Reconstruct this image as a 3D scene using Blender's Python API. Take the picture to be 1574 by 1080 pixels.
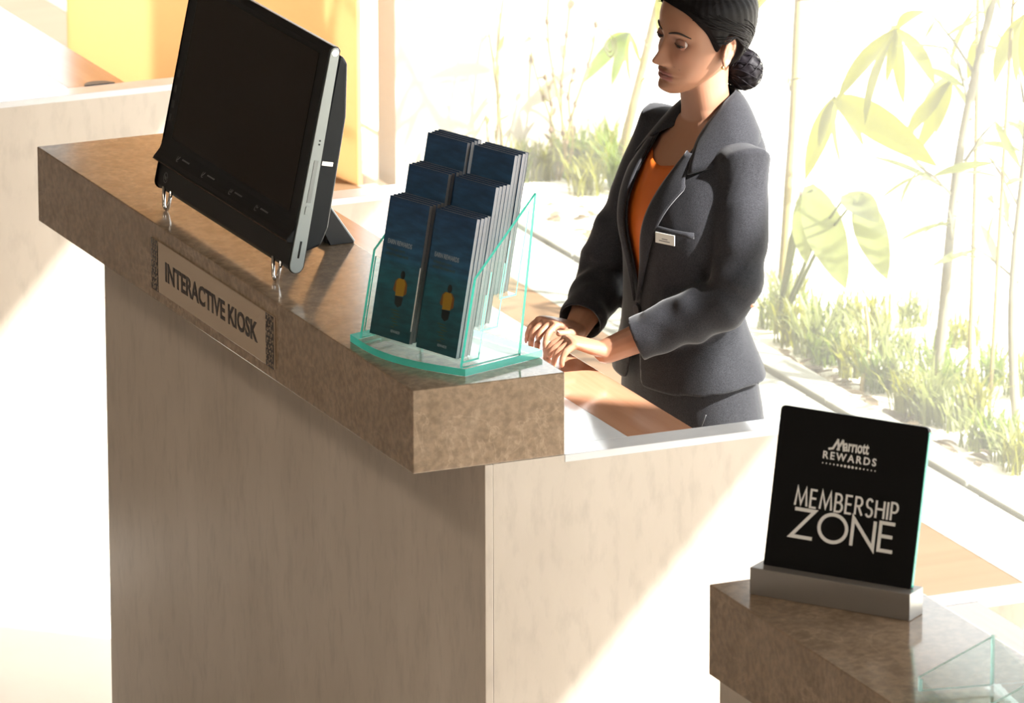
import bpy, bmesh, math, random
import numpy as np
from mathutils import Vector, Matrix, noise
random.seed(7); RNG = np.random.RandomState(5)
R = math.radians
SC = bpy.context.scene
COL = SC.collection
for o in list(bpy.data.objects): bpy.data.objects.remove(o)

# ------------------------------------------------------------------ camera, sky, sun, exposure
# x runs towards the garden window, y along the counters (away), z up; metres
CAM_F, CAM_PITCH, CAM_YAW, CAM_ROLL = 11002.5, 0.276754, 0.414262, -0.001861
CAM_C = (-4.6746, -11.06239, 4.56243)
cp, sp, cy, sy = math.cos(CAM_PITCH), math.sin(CAM_PITCH), math.cos(CAM_YAW), math.sin(CAM_YAW)
fw = Vector((sy*cp, cy*cp, -sp)); rt = Vector((cy, -sy, 0)); up = rt.cross(fw)
rt, up = math.cos(CAM_ROLL)*rt + math.sin(CAM_ROLL)*up, -math.sin(CAM_ROLL)*rt + math.cos(CAM_ROLL)*up
cam = bpy.data.cameras.new('camera'); camo = bpy.data.objects.new('camera', cam); COL.objects.link(camo)
camo.matrix_world = Matrix(((rt.x, up.x, -fw.x, CAM_C[0]), (rt.y, up.y, -fw.y, CAM_C[1]), (rt.z, up.z, -fw.z, CAM_C[2]), (0, 0, 0, 1)))
cam.sensor_fit = 'HORIZONTAL'; cam.sensor_width = 36.0; cam.lens = 36.0*CAM_F/1574.0
cam.dof.use_dof = True; cam.dof.focus_distance = 13.2; cam.dof.aperture_fstop = 14
cam.clip_start = 0.5; cam.clip_end = 200
SC.camera = camo

SKY = 4.8; SUN = 24.0; EXPOSURE = 0.0
world = bpy.data.worlds.new('sky'); SC.world = world; world.use_nodes = True
wb = world.node_tree.nodes['Background']; wb.inputs[0].default_value = (0.96, 0.98, 1.0, 1); wb.inputs[1].default_value = SKY
S = Vector((0.766, -0.753, 0.83)).normalized()
sun = bpy.data.lights.new('sun', 'SUN'); sun.energy = SUN; sun.angle = R(1.2); sun.color = (1, 0.98, 0.95)
suno = bpy.data.objects.new('sun', sun); COL.objects.link(suno); suno.rotation_euler = S.to_track_quat('Z', 'Y').to_euler(); suno.location = (8, -8, 9)
FILL = 145.0  # power of the added, unseen area lights that lift the counters' front faces
for k, (lx, ly) in enumerate([(-5.0, -9.0), (-5.0, 0.0)]):
    l = bpy.data.lights.new('added_fill_light', 'AREA'); l.shape = 'RECTANGLE'; l.size = 1.2; l.size_y = 5.0; l.energy = FILL; l.color = (1, 0.86, 0.7)
    lo = bpy.data.objects.new('added_fill_light', l); COL.objects.link(lo); lo.location = (lx, ly, 6.4)
SC.view_settings.view_transform = 'Standard'; SC.view_settings.look = 'None'
SC.view_settings.gamma = 1.0; SC.view_settings.use_curve_mapping = False; SC.view_settings.exposure = EXPOSURE
try:
    SC.cycles.transparent_max_bounces = 32; SC.cycles.max_bounces = 14; SC.cycles.diffuse_bounces = 6
    SC.cycles.glossy_bounces = 6; SC.cycles.transmission_bounces = 10; SC.cycles.sample_clamp_indirect = 6
except Exception: pass

# ------------------------------------------------------------------ materials
def mat(name, col, rough=0.5, metal=0.0, spec=0.5, coat=0.0, sheen=0.0):
    m = bpy.data.materials.new(name); m.use_nodes = True
    b = m.node_tree.nodes['Principled BSDF']
    b.inputs['Base Color'].default_value = (*col, 1); b.inputs['Roughness'].default_value = rough
    b.inputs['Metallic'].default_value = metal; b.inputs['Specular IOR Level'].default_value = spec
    b.inputs['Coat Weight'].default_value = coat; b.inputs['Coat Roughness'].default_value = 0.05
    b.inputs['Sheen Weight'].default_value = sheen
    return m
def nodes(m): return m.node_tree.nodes, m.node_tree.links, m.node_tree.nodes['Principled BSDF']
def tex_noise(m, scale, detail=4, stretch=(1, 1, 1), coord='Object', rough=0.55, distortion=0.0):
    n, l, b = nodes(m)
    tc = n.new('ShaderNodeTexCoord'); mp = n.new('ShaderNodeMapping'); mp.inputs['Scale'].default_value = stretch
    t = n.new('ShaderNodeTexNoise'); t.inputs['Scale'].default_value = scale; t.inputs['Detail'].default_value = detail
    t.inputs['Roughness'].default_value = rough; t.inputs['Distortion'].default_value = distortion
    l.new(tc.outputs[coord], mp.inputs[0]); l.new(mp.outputs[0], t.inputs['Vector'])
    return t
def ramp(m, src, stops):
    n, l, b = nodes(m); r = n.new('ShaderNodeValToRGB')
    while len(r.color_ramp.elements) < len(stops): r.color_ramp.elements.new(0.5)
    for e, (p, c) in zip(r.color_ramp.elements, stops): e.position = p; e.color = (*c, 1)
    l.new(src, r.inputs[0]); return r
def mix(m, fac, a, b_, mode='MIX'):
    n, l, b = nodes(m); x = n.new('ShaderNodeMix'); x.data_type = 'RGBA'; x.blend_type = mode
    if isinstance(fac, float): x.inputs[0].default_value = fac
    else: l.new(fac, x.inputs[0])
    for i, s in ((6, a), (7, b_)):
        if isinstance(s, tuple): x.inputs[i].default_value = (*s, 1)
        else: l.new(s, x.inputs[i])
    return x.outputs[2]
def bump(m, src, strength, dist=0.002):
    n, l, b = nodes(m); u = n.new('ShaderNodeBump'); u.inputs['Strength'].default_value = strength; u.inputs['Distance'].default_value = dist
    l.new(src, u.inputs['Height']); l.new(u.outputs[0], b.inputs['Normal'])
def setcol(m, out): m.node_tree.links.new(out, m.node_tree.nodes['Principled BSDF'].inputs['Base Color'])

def marble(name, dark, mid, light, rough):
    m = mat(name, mid, rough)
    a = tex_noise(m, 14, 10, rough=0.68, distortion=0.5); c = ramp(m, a.outputs[0], [(0.25, dark), (0.5, mid), (0.75, light)])
    v = tex_noise(m, 5, 6, distortion=1.6); vr = ramp(m, v.outputs[0], [(0.485, (0, 0, 0)), (0.5, (1, 1, 1)), (0.515, (0, 0, 0))])
    f = tex_noise(m, 70, 4); fr = ramp(m, f.outputs[0], [(0.4, (0.8, 0.8, 0.8)), (0.62, (1.08, 1.08, 1.08))])
    x = mix(m, vr.outputs[0], c.outputs[0], tuple(min(1, q*1.35) for q in light))
    n, l, b = nodes(m); mm = n.new('ShaderNodeMix'); mm.data_type = 'RGBA'; mm.inputs[0].default_value = 0.35
    l.new(c.outputs[0], mm.inputs[6]); l.new(x, mm.inputs[7])
    setcol(m, mix(m, 1.0, mm.outputs[2], fr.outputs[0], 'MULTIPLY')); return m
M = {}
M['marble'] = marble('brown_marble', (0.235, 0.165, 0.105), (0.30, 0.213, 0.143), (0.365, 0.27, 0.188), 0.12)
M['plaster'] = mat('beige_stone', (0.56, 0.50, 0.44), 0.34)
_a = tex_noise(M['plaster'], 6, 7, (1, 1, 0.5)); _c = ramp(M['plaster'], _a.outputs[0], [(0.3, (0.49, 0.42, 0.35)), (0.7, (0.57, 0.495, 0.42))])
_b = tex_noise(M['plaster'], 40, 5, (1, 1, 0.35)); _d = ramp(M['plaster'], _b.outputs[0], [(0.28, (0.86, 0.86, 0.86)), (0.5, (1, 1, 1))])
setcol(M['plaster'], mix(M['plaster'], 1.0, _c.outputs[0], _d.outputs[0], 'MULTIPLY')); bump(M['plaster'], _b.outputs[0], 0.12, 0.002)
M['cap'] = mat('white_stone', (0.74, 0.73, 0.73), 0.10)
_a = tex_noise(M['cap'], 12, 5); setcol(M['cap'], ramp(M['cap'], _a.outputs[0], [(0.3, (0.68, 0.67, 0.67)), (0.7, (0.78, 0.77, 0.77))]).outputs[0])
M['wood'] = mat('desk_wood', (0.52, 0.24, 0.11), 0.12)
_a = tex_noise(M['wood'], 30, 6, (1, 0.06, 1)); setcol(M['wood'], ramp(M['wood'], _a.outputs[0], [(0.3, (0.40, 0.19, 0.105)), (0.7, (0.50, 0.26, 0.155))]).outputs[0])
M['floor'] = mat('pale_floor_stone', (0.72, 0.66, 0.6), 0.22)
_a = tex_noise(M['floor'], 1.5, 5); setcol(M['floor'], ramp(M['floor'], _a.outputs[0], [(0.3, (0.68, 0.62, 0.56)), (0.7, (0.76, 0.70, 0.64))]).outputs[0])
M['floorwood'] = mat('floor_wood', (0.46, 0.22, 0.09), 0.5, 0, 0.2)
_a = tex_noise(M['floorwood'], 14, 6, (0.08, 1, 1)); setcol(M['floorwood'], ramp(M['floorwood'], _a.outputs[0], [(0.3, (0.150, 0.088, 0.046)), (0.7, (0.180, 0.108, 0.060))]).outputs[0])
M['ochre'] = mat('amber_panel', (0.80, 0.55, 0.2), 0.5); n, l, b = nodes(M['ochre'])
_t = n.new('ShaderNodeBsdfTranslucent'); _t.inputs[0].default_value = (0.84, 0.61, 0.39, 1); _x = n.new('ShaderNodeMixShader'); _x.inputs[0].default_value = 0.6
_a = tex_noise(M['ochre'], 3, 5); setcol(M['ochre'], ramp(M['ochre'], _a.outputs[0], [(0.3, (0.70, 0.46, 0.22)), (0.7, (0.74, 0.50, 0.25))]).outputs[0])
l.new(b.outputs[0], _x.inputs[1]); l.new(_t.outputs[0], _x.inputs[2]); l.new(_x.outputs[0], n['Material Output'].inputs[0])
M['wall'] = mat('room_wall', (0.2, 0.17, 0.14), 0.8)
_a = tex_noise(M['wall'], 3, 5); setcol(M['wall'], ramp(M['wall'], _a.outputs[0], [(0.3, (0.18, 0.15, 0.12)), (0.7, (0.22, 0.19, 0.16))]).outputs[0])
M['white'] = mat('white_render', (0.42, 0.37, 0.30), 0.9)
_a = tex_noise(M['white'], 20, 5); bump(M['white'], _a.outputs[0], 0.2, 0.004)
M['paving'] = mat('pale_paving', (0.66, 0.63, 0.53), 0.85)
_a = tex_noise(M['paving'], 30, 6); setcol(M['paving'], ramp(M['paving'], _a.outputs[0], [(0.3, (0.20, 0.195, 0.155)), (0.7, (0.27, 0.265, 0.22))]).outputs[0])
M['soil'] = mat('garden_ground', (0.6, 0.55, 0.42), 0.95)
_a = tex_noise(M['soil'], 9, 8); setcol(M['soil'], ramp(M['soil'], _a.outputs[0], [(0.3, (0.62, 0.56, 0.42)), (0.5, (0.80, 0.76, 0.66)), (0.75, (0.86, 0.83, 0.75))]).outputs[0])
M['black'] = mat('black_gloss', (0.006, 0.006, 0.007), 0.32, 0, 0.25)
M['blackmatt'] = mat('black_matt', (0.012, 0.012, 0.013), 0.45)
M['screen'] = mat('screen_glass', (0.012, 0.008, 0.006), 0.04)
M['silver'] = mat('silver_plastic', (0.30, 0.32, 0.315), 0.36, 0.5)
M['chrome'] = mat('chrome', (0.8, 0.8, 0.8), 0.08, 1.0)
M['greyprint'] = mat('grey_print', (0.16, 0.16, 0.17), 0.5)
M['whiteprint'] = mat('white_print', (0.95, 0.95, 0.93), 0.6)
M['darkprint'] = mat('dark_print', (0.018, 0.012, 0.012), 0.4)
M['plate'] = mat('satin_plate', (0.52, 0.41, 0.31), 0.22, 0.25)
M['signblack'] = mat('sign_black', (0.0035, 0.0035, 0.004), 0.5, 0, 0.2)
M['steel'] = mat('brushed_steel', (0.33, 0.31, 0.29), 0.34, 0.55)
_a = tex_noise(M['steel'], 60, 3, (0.05, 1, 1)); bump(M['steel'], _a.outputs[0], 0.05, 0.0005)
M['paper'] = mat('paper_edges', (0.50, 0.50, 0.53), 0.8)
_a = tex_noise(M['paper'], 900, 2, (0.0, 1, 0)); setcol(M['paper'], ramp(M['paper'], _a.outputs[0], [(0.35, (0.17, 0.18, 0.21)), (0.6, (0.40, 0.39, 0.40))]).outputs[0])
M['cover'] = mat('leaflet_cover', (0.012, 0.045, 0.075), 0.28)
n, l, b = nodes(M['cover']); tc = n.new('ShaderNodeTexCoord'); sx = n.new('ShaderNodeSeparateXYZ'); l.new(tc.outputs['Object'], sx.inputs[0])
mr = n.new('ShaderNodeMapRange'); mr.inputs[1].default_value = 0.0; mr.inputs[2].default_value = 0.25; l.new(sx.outputs[2], mr.inputs[0])
_r = ramp(M['cover'], mr.outputs[0], [(0.0, (0.010, 0.070, 0.095)), (0.45, (0.014, 0.100, 0.150)), (0.62, (0.022, 0.088, 0.175)), (1.0, (0.018, 0.056, 0.135))])
_w = tex_noise(M['cover'], 22, 4, (1, 1, 4)); _wr = ramp(M['cover'], _w.outputs[0], [(0.35, (0.75, 0.75, 0.75)), (0.65, (1.3, 1.3, 1.3))])
setcol(M['cover'], mix(M['cover'], 1.0, _r.outputs[0], _wr.outputs[0], 'MULTIPLY'))
M['yellow'] = mat('print_yellow', (0.42, 0.21, 0.01), 0.4)
M['orangep'] = mat('print_arm', (0.22, 0.07, 0.01), 0.4)
M['printdark'] = mat('print_dark', (0.006, 0.008, 0.012), 0.4)
M['palegrey'] = mat('print_pale', (0.30, 0.36, 0.42), 0.5)
M['wave'] = mat('print_wave', (0.05, 0.08, 0.05), 0.5)

def pane_mat(name, tint, gloss=1.0, veil=0.0):
    m = bpy.data.materials.new(name); m.use_nodes = True; nt = m.node_tree; nt.nodes.clear()
    out = nt.nodes.new('ShaderNodeOutputMaterial'); tr = nt.nodes.new('ShaderNodeBsdfTransparent'); tr.inputs[0].default_value = (*tint, 1)
    gl = nt.nodes.new('ShaderNodeBsdfGlossy'); gl.inputs['Roughness'].default_value = 0.02; gl.inputs[0].default_value = (1, 1, 1, 1)
    fr = nt.nodes.new('ShaderNodeFresnel'); fr.inputs[0].default_value = 1.45; ge = nt.nodes.new('ShaderNodeNewGeometry')
    bf = nt.nodes.new('ShaderNodeMath'); bf.operation = 'MULTIPLY_ADD'; bf.inputs[1].default_value = -gloss; bf.inputs[2].default_value = gloss; nt.links.new(ge.outputs['Backfacing'], bf.inputs[0])
    mu = nt.nodes.new('ShaderNodeMath'); mu.operation = 'MULTIPLY'; nt.links.new(bf.outputs[0], mu.inputs[1])
    mx = nt.nodes.new('ShaderNodeMixShader'); nt.links.new(fr.outputs[0], mu.inputs[0]); nt.links.new(mu.outputs[0], mx.inputs[0])
    nt.links.new(tr.outputs[0], mx.inputs[1]); nt.links.new(gl.outputs[0], mx.inputs[2]); last = mx
    if veil > 0:
        tl = nt.nodes.new('ShaderNodeBsdfTranslucent'); tl.inputs[0].default_value = (0.9, 0.9, 0.85, 1)
        m2 = nt.nodes.new('ShaderNodeMixShader'); m2.inputs[0].default_value = veil
        nt.links.new(mx.outputs[0], m2.inputs[1]); nt.links.new(tl.outputs[0], m2.inputs[2]); last = m2
    nt.links.new(last.outputs[0], out.inputs[0]); return m
M['acrylic'] = pane_mat('clear_acrylic', (0.95, 0.985, 0.975), 0.8)
M['window'] = pane_mat('veiled_window_glass', (0.96, 0.97, 0.96), 0.4, 0.026)  # translucent share stands in for glare that washes out the garden view
def edge_mat(name, col):
    m = bpy.data.materials.new(name); m.use_nodes = True; nt = m.node_tree; nt.nodes.clear()
    out = nt.nodes.new('ShaderNodeOutputMaterial')
    tl = nt.nodes.new('ShaderNodeBsdfTranslucent'); tl.inputs[0].default_value = (*col, 1)
    df = nt.nodes.new('ShaderNodeBsdfDiffuse'); df.inputs[0].default_value = (*col, 1)
    gl = nt.nodes.new('ShaderNodeBsdfGlossy'); gl.inputs['Roughness'].default_value = 0.15
    a = nt.nodes.new('ShaderNodeMixShader'); a.inputs[0].default_value = 0.5
    c = nt.nodes.new('ShaderNodeMixShader'); c.inputs[0].default_value = 0.12
    nt.links.new(tl.outputs[0], a.inputs[1]); nt.links.new(df.outputs[0], a.inputs[2]); nt.links.new(a.outputs[0], c.inputs[1]); nt.links.new(gl.outputs[0], c.inputs[2])
    nt.links.new(c.outputs[0], out.inputs[0]); return m
M['acrylic_edge'] = edge_mat('green_acrylic_edge', (0.10, 0.74, 0.60))
def leaf_mat(name, col, tr=0.5):
    m = mat(name, col, 0.5); n, l, b = nodes(m)
    out = n['Material Output']; t = n.new('ShaderNodeBsdfTranslucent'); t.inputs[0].default_value = (*[min(1, c*1.3) for c in col], 1)
    a = tex_noise(m, 5, 4); c = ramp(m, a.outputs[0], [(0.3, tuple(q*0.8 for q in col)), (0.7, tuple(min(1, q*1.15) for q in col))]); setcol(m, c.outputs[0])
    x = n.new('ShaderNodeMixShader'); x.inputs[0].default_value = tr
    l.new(b.outputs[0], x.inputs[1]); l.new(t.outputs[0], x.inputs[2]); l.new(x.outputs[0], out.inputs[0]); return m
M['leafyel'] = leaf_mat('yellow_green_leaf', (0.165, 0.165, 0.010))
M['leafgreen'] = leaf_mat('fresh_green_leaf', (0.120, 0.170, 0.012))
M['leafpale'] = leaf_mat('pale_leaf', (0.175, 0.195, 0.055))
M['leafdry'] = leaf_mat('dry_leaf', (0.18, 0.135, 0.085))
M['cane'] = mat('yellow_cane', (0.56, 0.40, 0.16), 0.5)
_a = tex_noise(M['cane'], 14, 4, (1, 1, 1)); setcol(M['cane'], ramp(M['cane'], _a.outputs[0], [(0.35, (0.20, 0.14, 0.045)), (0.65, (0.25, 0.21, 0.06))]).outputs[0])
M['trunk'] = mat('pale_trunk', (0.42, 0.34, 0.22), 0.8)
_a = tex_noise(M['trunk'], 30, 5, (1, 1, 0.3)); setcol(M['trunk'], ramp(M['trunk'], _a.outputs[0], [(0.35, (0.13, 0.115, 0.07)), (0.65, (0.20, 0.18, 0.115))]).outputs[0])
M['redwood'] = mat('red_board', (0.20, 0.155, 0.145), 0.8)
# person
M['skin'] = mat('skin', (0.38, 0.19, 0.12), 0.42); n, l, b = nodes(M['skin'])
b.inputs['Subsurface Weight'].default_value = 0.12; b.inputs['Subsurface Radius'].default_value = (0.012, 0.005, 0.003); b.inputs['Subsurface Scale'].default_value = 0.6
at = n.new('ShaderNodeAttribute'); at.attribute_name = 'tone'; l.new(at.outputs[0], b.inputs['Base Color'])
M['hair'] = mat('black_hair', (0.008, 0.0065, 0.0065), 0.48, 0, 0.07)
_a = tex_noise(M['hair'], 75, 4, (0.10, 1.0, 0.55)); bump(M['hair'], _a.outputs[0], 0.55, 0.004)
M['net'] = mat('bun_hair', (0.010, 0.008, 0.010), 0.5, 0, 0.12)
M['suit'] = mat('charcoal_wool', (0.02, 0.02, 0.024), 0.85, 0, 0.15, 0, 0.2)
_a = tex_noise(M['suit'], 1250, 1); setcol(M['suit'], ramp(M['suit'], _a.outputs[0], [(0.38, (0.009, 0.009, 0.011)), (0.62, (0.040, 0.040, 0.046))]).outputs[0]); bump(M['suit'], _a.outputs[0], 0.15, 0.0006)
M['suit'].node_tree.nodes['Principled BSDF'].inputs['Sheen Roughness'].default_value = 0.4
M['orange'] = mat('orange_blouse', (0.50, 0.105, 0.008), 0.55)
_a = tex_noise(M['orange'], 18, 3); bump(M['orange'], _a.outputs[0], 0.2, 0.004)
M['lip'] = mat('lip', (0.25, 0.08, 0.07), 0.35)
M['eyewhite'] = mat('eye_white', (0.38, 0.31, 0.28), 0.2); M['iris'] = mat('iris', (0.02, 0.010, 0.007), 0.1)
M['brow'] = mat('brow_hair', (0.025, 0.016, 0.012), 0.7); M['nail'] = mat('nail', (0.42, 0.24, 0.20), 0.25)
M['badge'] = mat('badge_white', (0.66, 0.66, 0.62), 0.35, 0.2); M['gold'] = mat('gold', (0.75, 0.5, 0.2), 0.25, 1.0)
M['button'] = mat('dark_button', (0.03, 0.03, 0.032), 0.3)

# ------------------------------------------------------------------ mesh helpers
class MB:
    def __init__(s): s.v = []; s.f = []; s.m = []
    def add(s, v, f, mi=0):
        k = len(s.v); s.v += [tuple(map(float, p)) for p in v]; s.f += [tuple(int(i)+k for i in q) for q in f]; s.m += [mi]*len(f)
    def box(s, x0, x1, y0, y1, z0, z1, mi=0):
        v = [(x, y, z) for x in (x0, x1) for y in (y0, y1) for z in (z0, z1)]
        s.add(v, [(0, 1, 3, 2), (4, 6, 7, 5), (0, 4, 5, 1), (2, 3, 7, 6), (0, 2, 6, 4), (1, 5, 7, 3)], mi)
    def prism(s, poly, axis, a, b, mi_face=0, mi_edge=None):
        """poly: 2-D points in the two other axes (in axis order); extruded along axis from a to b"""
        n = len(poly)
        def P(p, t):
            q = list(p); q.insert(axis, t); return q
        v = [P(p, a) for p in poly] + [P(p, b) for p in poly]
        s.add(v, [tuple(range(n))[::-1], tuple(range(n, 2*n))], mi_face)
        k = len(s.v)-2*n; e = mi_face if mi_edge is None else mi_edge
        for i in range(n): s.f.append((k+i, k+(i+1) % n, k+n+(i+1) % n, k+n+i)); s.m.append(e)
    def rings(s, rings, cap=True, mi=0):
        n = len(rings[0]); v = [p for r in rings for p in r]; f = []
        for j in range(len(rings)-1):
            for i in range(n): f.append((j*n+i, j*n+(i+1) % n, (j+1)*n+(i+1) % n, (j+1)*n+i))
        if cap: f.append(tuple(range(n))[::-1]); f.append(tuple(range((len(rings)-1)*n, len(rings)*n)))
        s.add(v, f, mi)
    def tube(s, pts, rad, n=8, round_ends=False, squash=1.0, upv=(0, 0, 1), mi=0):
        pts = [Vector(p) for p in pts]; rad = [rad]*len(pts) if not hasattr(rad, '__len__') else list(rad)
        if round_ends:
            d0 = (pts[1]-pts[0]).normalized(); d1 = (pts[-1]-pts[-2]).normalized(); P = []; Q = []
            for a in (10, 40, 70): P.append(pts[0]-d0*rad[0]*math.cos(R(a))); Q.append(rad[0]*math.sin(R(a)))
            P += pts; Q += rad
            for a in (70, 40, 10): P.append(pts[-1]+d1*rad[-1]*math.cos(R(a))); Q.append(rad[-1]*math.sin(R(a)))
            pts, rad = P, Q
        rg = []; ref = Vector(upv)
        for i, p in enumerate(pts):
            d = (pts[min(i+1, len(pts)-1)]-pts[max(i-1, 0)]).normalized()
            a = ref - d*ref.dot(d)
            if a.length < 1e-4: a = Vector((1, 0, 0)) - d*d.x
            a.normalize(); c = d.cross(a)
            rg.append([p + a*(rad[i]*squash*math.cos(2*math.pi*k/n)) + c*(rad[i]*math.sin(2*math.pi*k/n)) for k in range(n)])
        s.rings(rg, True, mi)
    def sphere(s, c, r, nu=16, nv=10, mi=0):
        r = (r, r, r) if not hasattr(r, '__len__') else r
        rg = [[(c[0]+r[0]*math.sin(t)*math.cos(a), c[1]+r[1]*math.sin(t)*math.sin(a), c[2]+r[2]*math.cos(t)) for a in [2*math.pi*i/nu for i in range(nu)]] for t in [math.pi*(0.02+0.96*j/nv) for j in range(nv+1)]]
        s.rings(rg[::-1], True, mi)
    def xf(s, mtx):
        s.v = [tuple(mtx @ Vector(p)) for p in s.v]; return s
    def build(s, name, m, parent=None, smooth=False, loc=None, rot=None, bevel=0.0, seg=2, recalc=True):
        me = bpy.data.meshes.new(name); me.from_pydata(s.v, [], s.f)
        for mm in (m if isinstance(m, (list, tuple)) else [m]): me.materials.append(mm)
        me.polygons.foreach_set('material_index', s.m)
        if recalc:
            bm = bmesh.new(); bm.from_mesh(me); bmesh.ops.recalc_face_normals(bm, faces=bm.faces[:]); bm.to_mesh(me); bm.free()
        if smooth: me.polygons.foreach_set('use_smooth', [True]*len(me.polygons))
        me.update(); o = bpy.data.objects.new(name, me); COL.objects.link(o)
        if parent: o.parent = parent
        if loc: o.location = loc
        if rot: o.rotation_euler = rot
        if bevel:
            md = o.modifiers.new('bevel', 'BEVEL'); md.width = bevel; md.segments = seg; md.limit_method = 'ANGLE'; md.harden_normals = False
        return o
def thing(name, label, cat, loc=(0, 0, 0), rz=0.0, group=None):
    o = bpy.data.objects.new(name, None); COL.objects.link(o); o.location = loc; o.rotation_euler = (0, 0, rz); o.empty_display_size = 0.05
    o['label'] = label; o['category'] = cat
    if group: o['group'] = group
    return o
def tag(o, label, cat, group=None):
    o['label'] = label; o['category'] = cat
    if group: o['group'] = group
    return o
def structure(o): o['kind'] = 'structure'; return o
def box(name, x0, x1, y0, y1, z0, z1, m, parent=None, bevel=0.0):
    b_ = MB(); b_.box(x0, x1, y0, y1, z0, z1); return b_.build(name, m, parent, bevel=bevel)
def text(name, body, m, parent, width, height, extrude=0.0004, bold=0.0, mtx=None, spacing=1.0):
    """lettering as a mesh, fitted to width x height in its own x/y plane, lower left at the origin, then moved by mtx"""
    c = bpy.data.curves.new('lettering', 'FONT'); c.body = body; c.extrude = 0.02; c.offset = bold; c.resolution_u = 3; c.space_character = spacing
    t = bpy.data.objects.new('lettering', c); COL.objects.link(t); bpy.context.view_layer.update()
    me = bpy.data.meshes.new_from_object(t.evaluated_get(bpy.context.evaluated_depsgraph_get()))
    bpy.data.objects.remove(t); bpy.data.curves.remove(c)
    co = np.empty(len(me.vertices)*3); me.vertices.foreach_get('co', co); co = co.reshape(-1, 3)
    lo, hi = co.min(0), co.max(0); co = (co-lo)/(hi-lo+1e-9)*np.array([width, height, extrude])
    if mtx is not None: co = co @ np.array(mtx.to_3x3()).T + np.array(mtx.translation)
    me.vertices.foreach_set('co', co.ravel()); me.materials.clear(); me.materials.append(m)
    o = bpy.data.objects.new(name, me); COL.objects.link(o); o.parent = parent; return o
def ribbon(b_, pl, w, t, mtx, closed=False):
    """flat pen stroke of width w along the 2-D polyline pl, thickness t, mitred corners"""
    P = [Vector((p[0], p[1])) for p in pl]; P = [p for i, p in enumerate(P) if i == 0 or (p-P[i-1]).length > 1e-6]; n = len(P); L = []; Rr = []
    for i in range(n):
        if closed: d0 = (P[i]-P[i-1]).normalized(); d1 = (P[(i+1) % n]-P[i]).normalized()
        else:
            d1 = (P[i+1]-P[i]).normalized() if i < n-1 else (P[i]-P[i-1]).normalized()
            d0 = (P[i]-P[i-1]).normalized() if i > 0 else d1
        n0 = Vector((-d0.y, d0.x)); n1 = Vector((-d1.y, d1.x)); q = n0+n1
        if q.length < 0.2: q = n1
        q.normalize(); k = w/2/max(0.35, q.dot(n1)); L.append(P[i]+q*k); Rr.append(P[i]-q*k)
    v = [mtx @ Vector((p.x, p.y, z)) for z in (0, t) for S_ in (L, Rr) for p in S_]; f = []
    for i in range(n if closed else n-1):
        j = (i+1) % n
        f += [(2*n+i, 2*n+j, 3*n+j, 3*n+i), (i, n+i, n+j, j), (i, j, 2*n+j, 2*n+i), (n+i, 3*n+i, 3*n+j, n+j)]
    b_.add(v, f)
def arc(cx, cy_, rx, ry, a0, a1, n=10): return [(cx+rx*math.cos(R(a0+(a1-a0)*i/n)), cy_+ry*math.sin(R(a0+(a1-a0)*i/n))) for i in range(n+1)]
def ss(x): x = np.clip(x, 0, 1); return x*x*(3-2*x)

# ------------------------------------------------------------------ the room
WX = 2.232; FZ = -0.12
structure(box('floor', -9, 1.25, -16, 13, -0.3, FZ, M['floor']))
fs = structure(box('floor.001', 1.25, WX, -16, 13, -0.3, FZ, M['floorwood']))
structure(box('ceiling', -9, WX+0.3, -16, 13, 6.5, 6.7, M['wall']))
structure(box('wall_left', -9.2, -9, -16, 13, FZ, 6.5, M['wall']))
structure(box('wall_front', -9, WX+0.105, -16.2, -16, FZ, 6.5, M['wall']))
structure(box('wall_back', -9, WX+0.105, 13, 13.2, FZ, 6.5, M['wall']))
HEAD = 2.66; PY0, PY1 = 5.64, 7.84
b_ = MB(); XO = WX+0.105
b_.box(WX, XO, -16, 13, HEAD, 2.72); b_.box(WX, XO, -16, -1.52, 2.72, 3.17); b_.box(WX, XO, -0.60, 13, 2.72, 3.17); b_.box(WX, XO, -16, 13, 3.17, 6.5)  # gap above the window head is added to let sun onto face and desk
structure(b_.build('wall_right', M['wall']))
PX1 = 1.99; PY1 = 7.16
b_ = MB(); b_.prism([(WX, PY0), (WX+0.012, PY0), (PX1+0.012, PY1), (PX1, PY1)], 2, FZ, HEAD); structure(b_.build('window_3', M['ochre']))

win = structure(box('window_1', WX+0.02, WX+0.028, -16, PY0, FZ, HEAD, M['window']))
structure(box('window_2', WX+0.02, WX+0.028, PY1, 13, FZ, HEAD, M['window']))
structure(box('trim_1', WX-0.002, WX+0.05, -16, PY0, FZ-0.01, FZ+0.0006, M['paving']))
structure(box('trim_2', WX-0.002, WX+0.05, PY1, 13, FZ-0.01, FZ+0.0006, M['paving']))
M['etch'] = mat('etched_film', (0.34, 0.29, 0.28), 0.8)
for (y, z, r, tu) in [(4.43, 0.63, 0.028, 2.2), (4.104, 0.59, 0.040, 2.6), (3.657, 0.641, 0.036, 1.0), (3.9, 0.52, 0.03, 1.0)]:
    b_ = MB(); k = int(26*tu)
    pl = [(y + r*(0.25+0.75*i/k if tu > 1 else 1)*math.cos(2*math.pi*tu*i/k), z + r*(0.25+0.75*i/k if tu > 1 else 1)*math.sin(2*math.pi*tu*i/k)) for i in range(k+1)]
    ribbon(b_, pl, 0.0028, 0.0006, Matrix(((0, 0, 1, WX+0.0192), (1, 0, 0, 0), (0, 1, 0, 0), (0, 0, 0, 1))))
    b_.build('etched_spiral', M['etch'], win)

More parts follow.
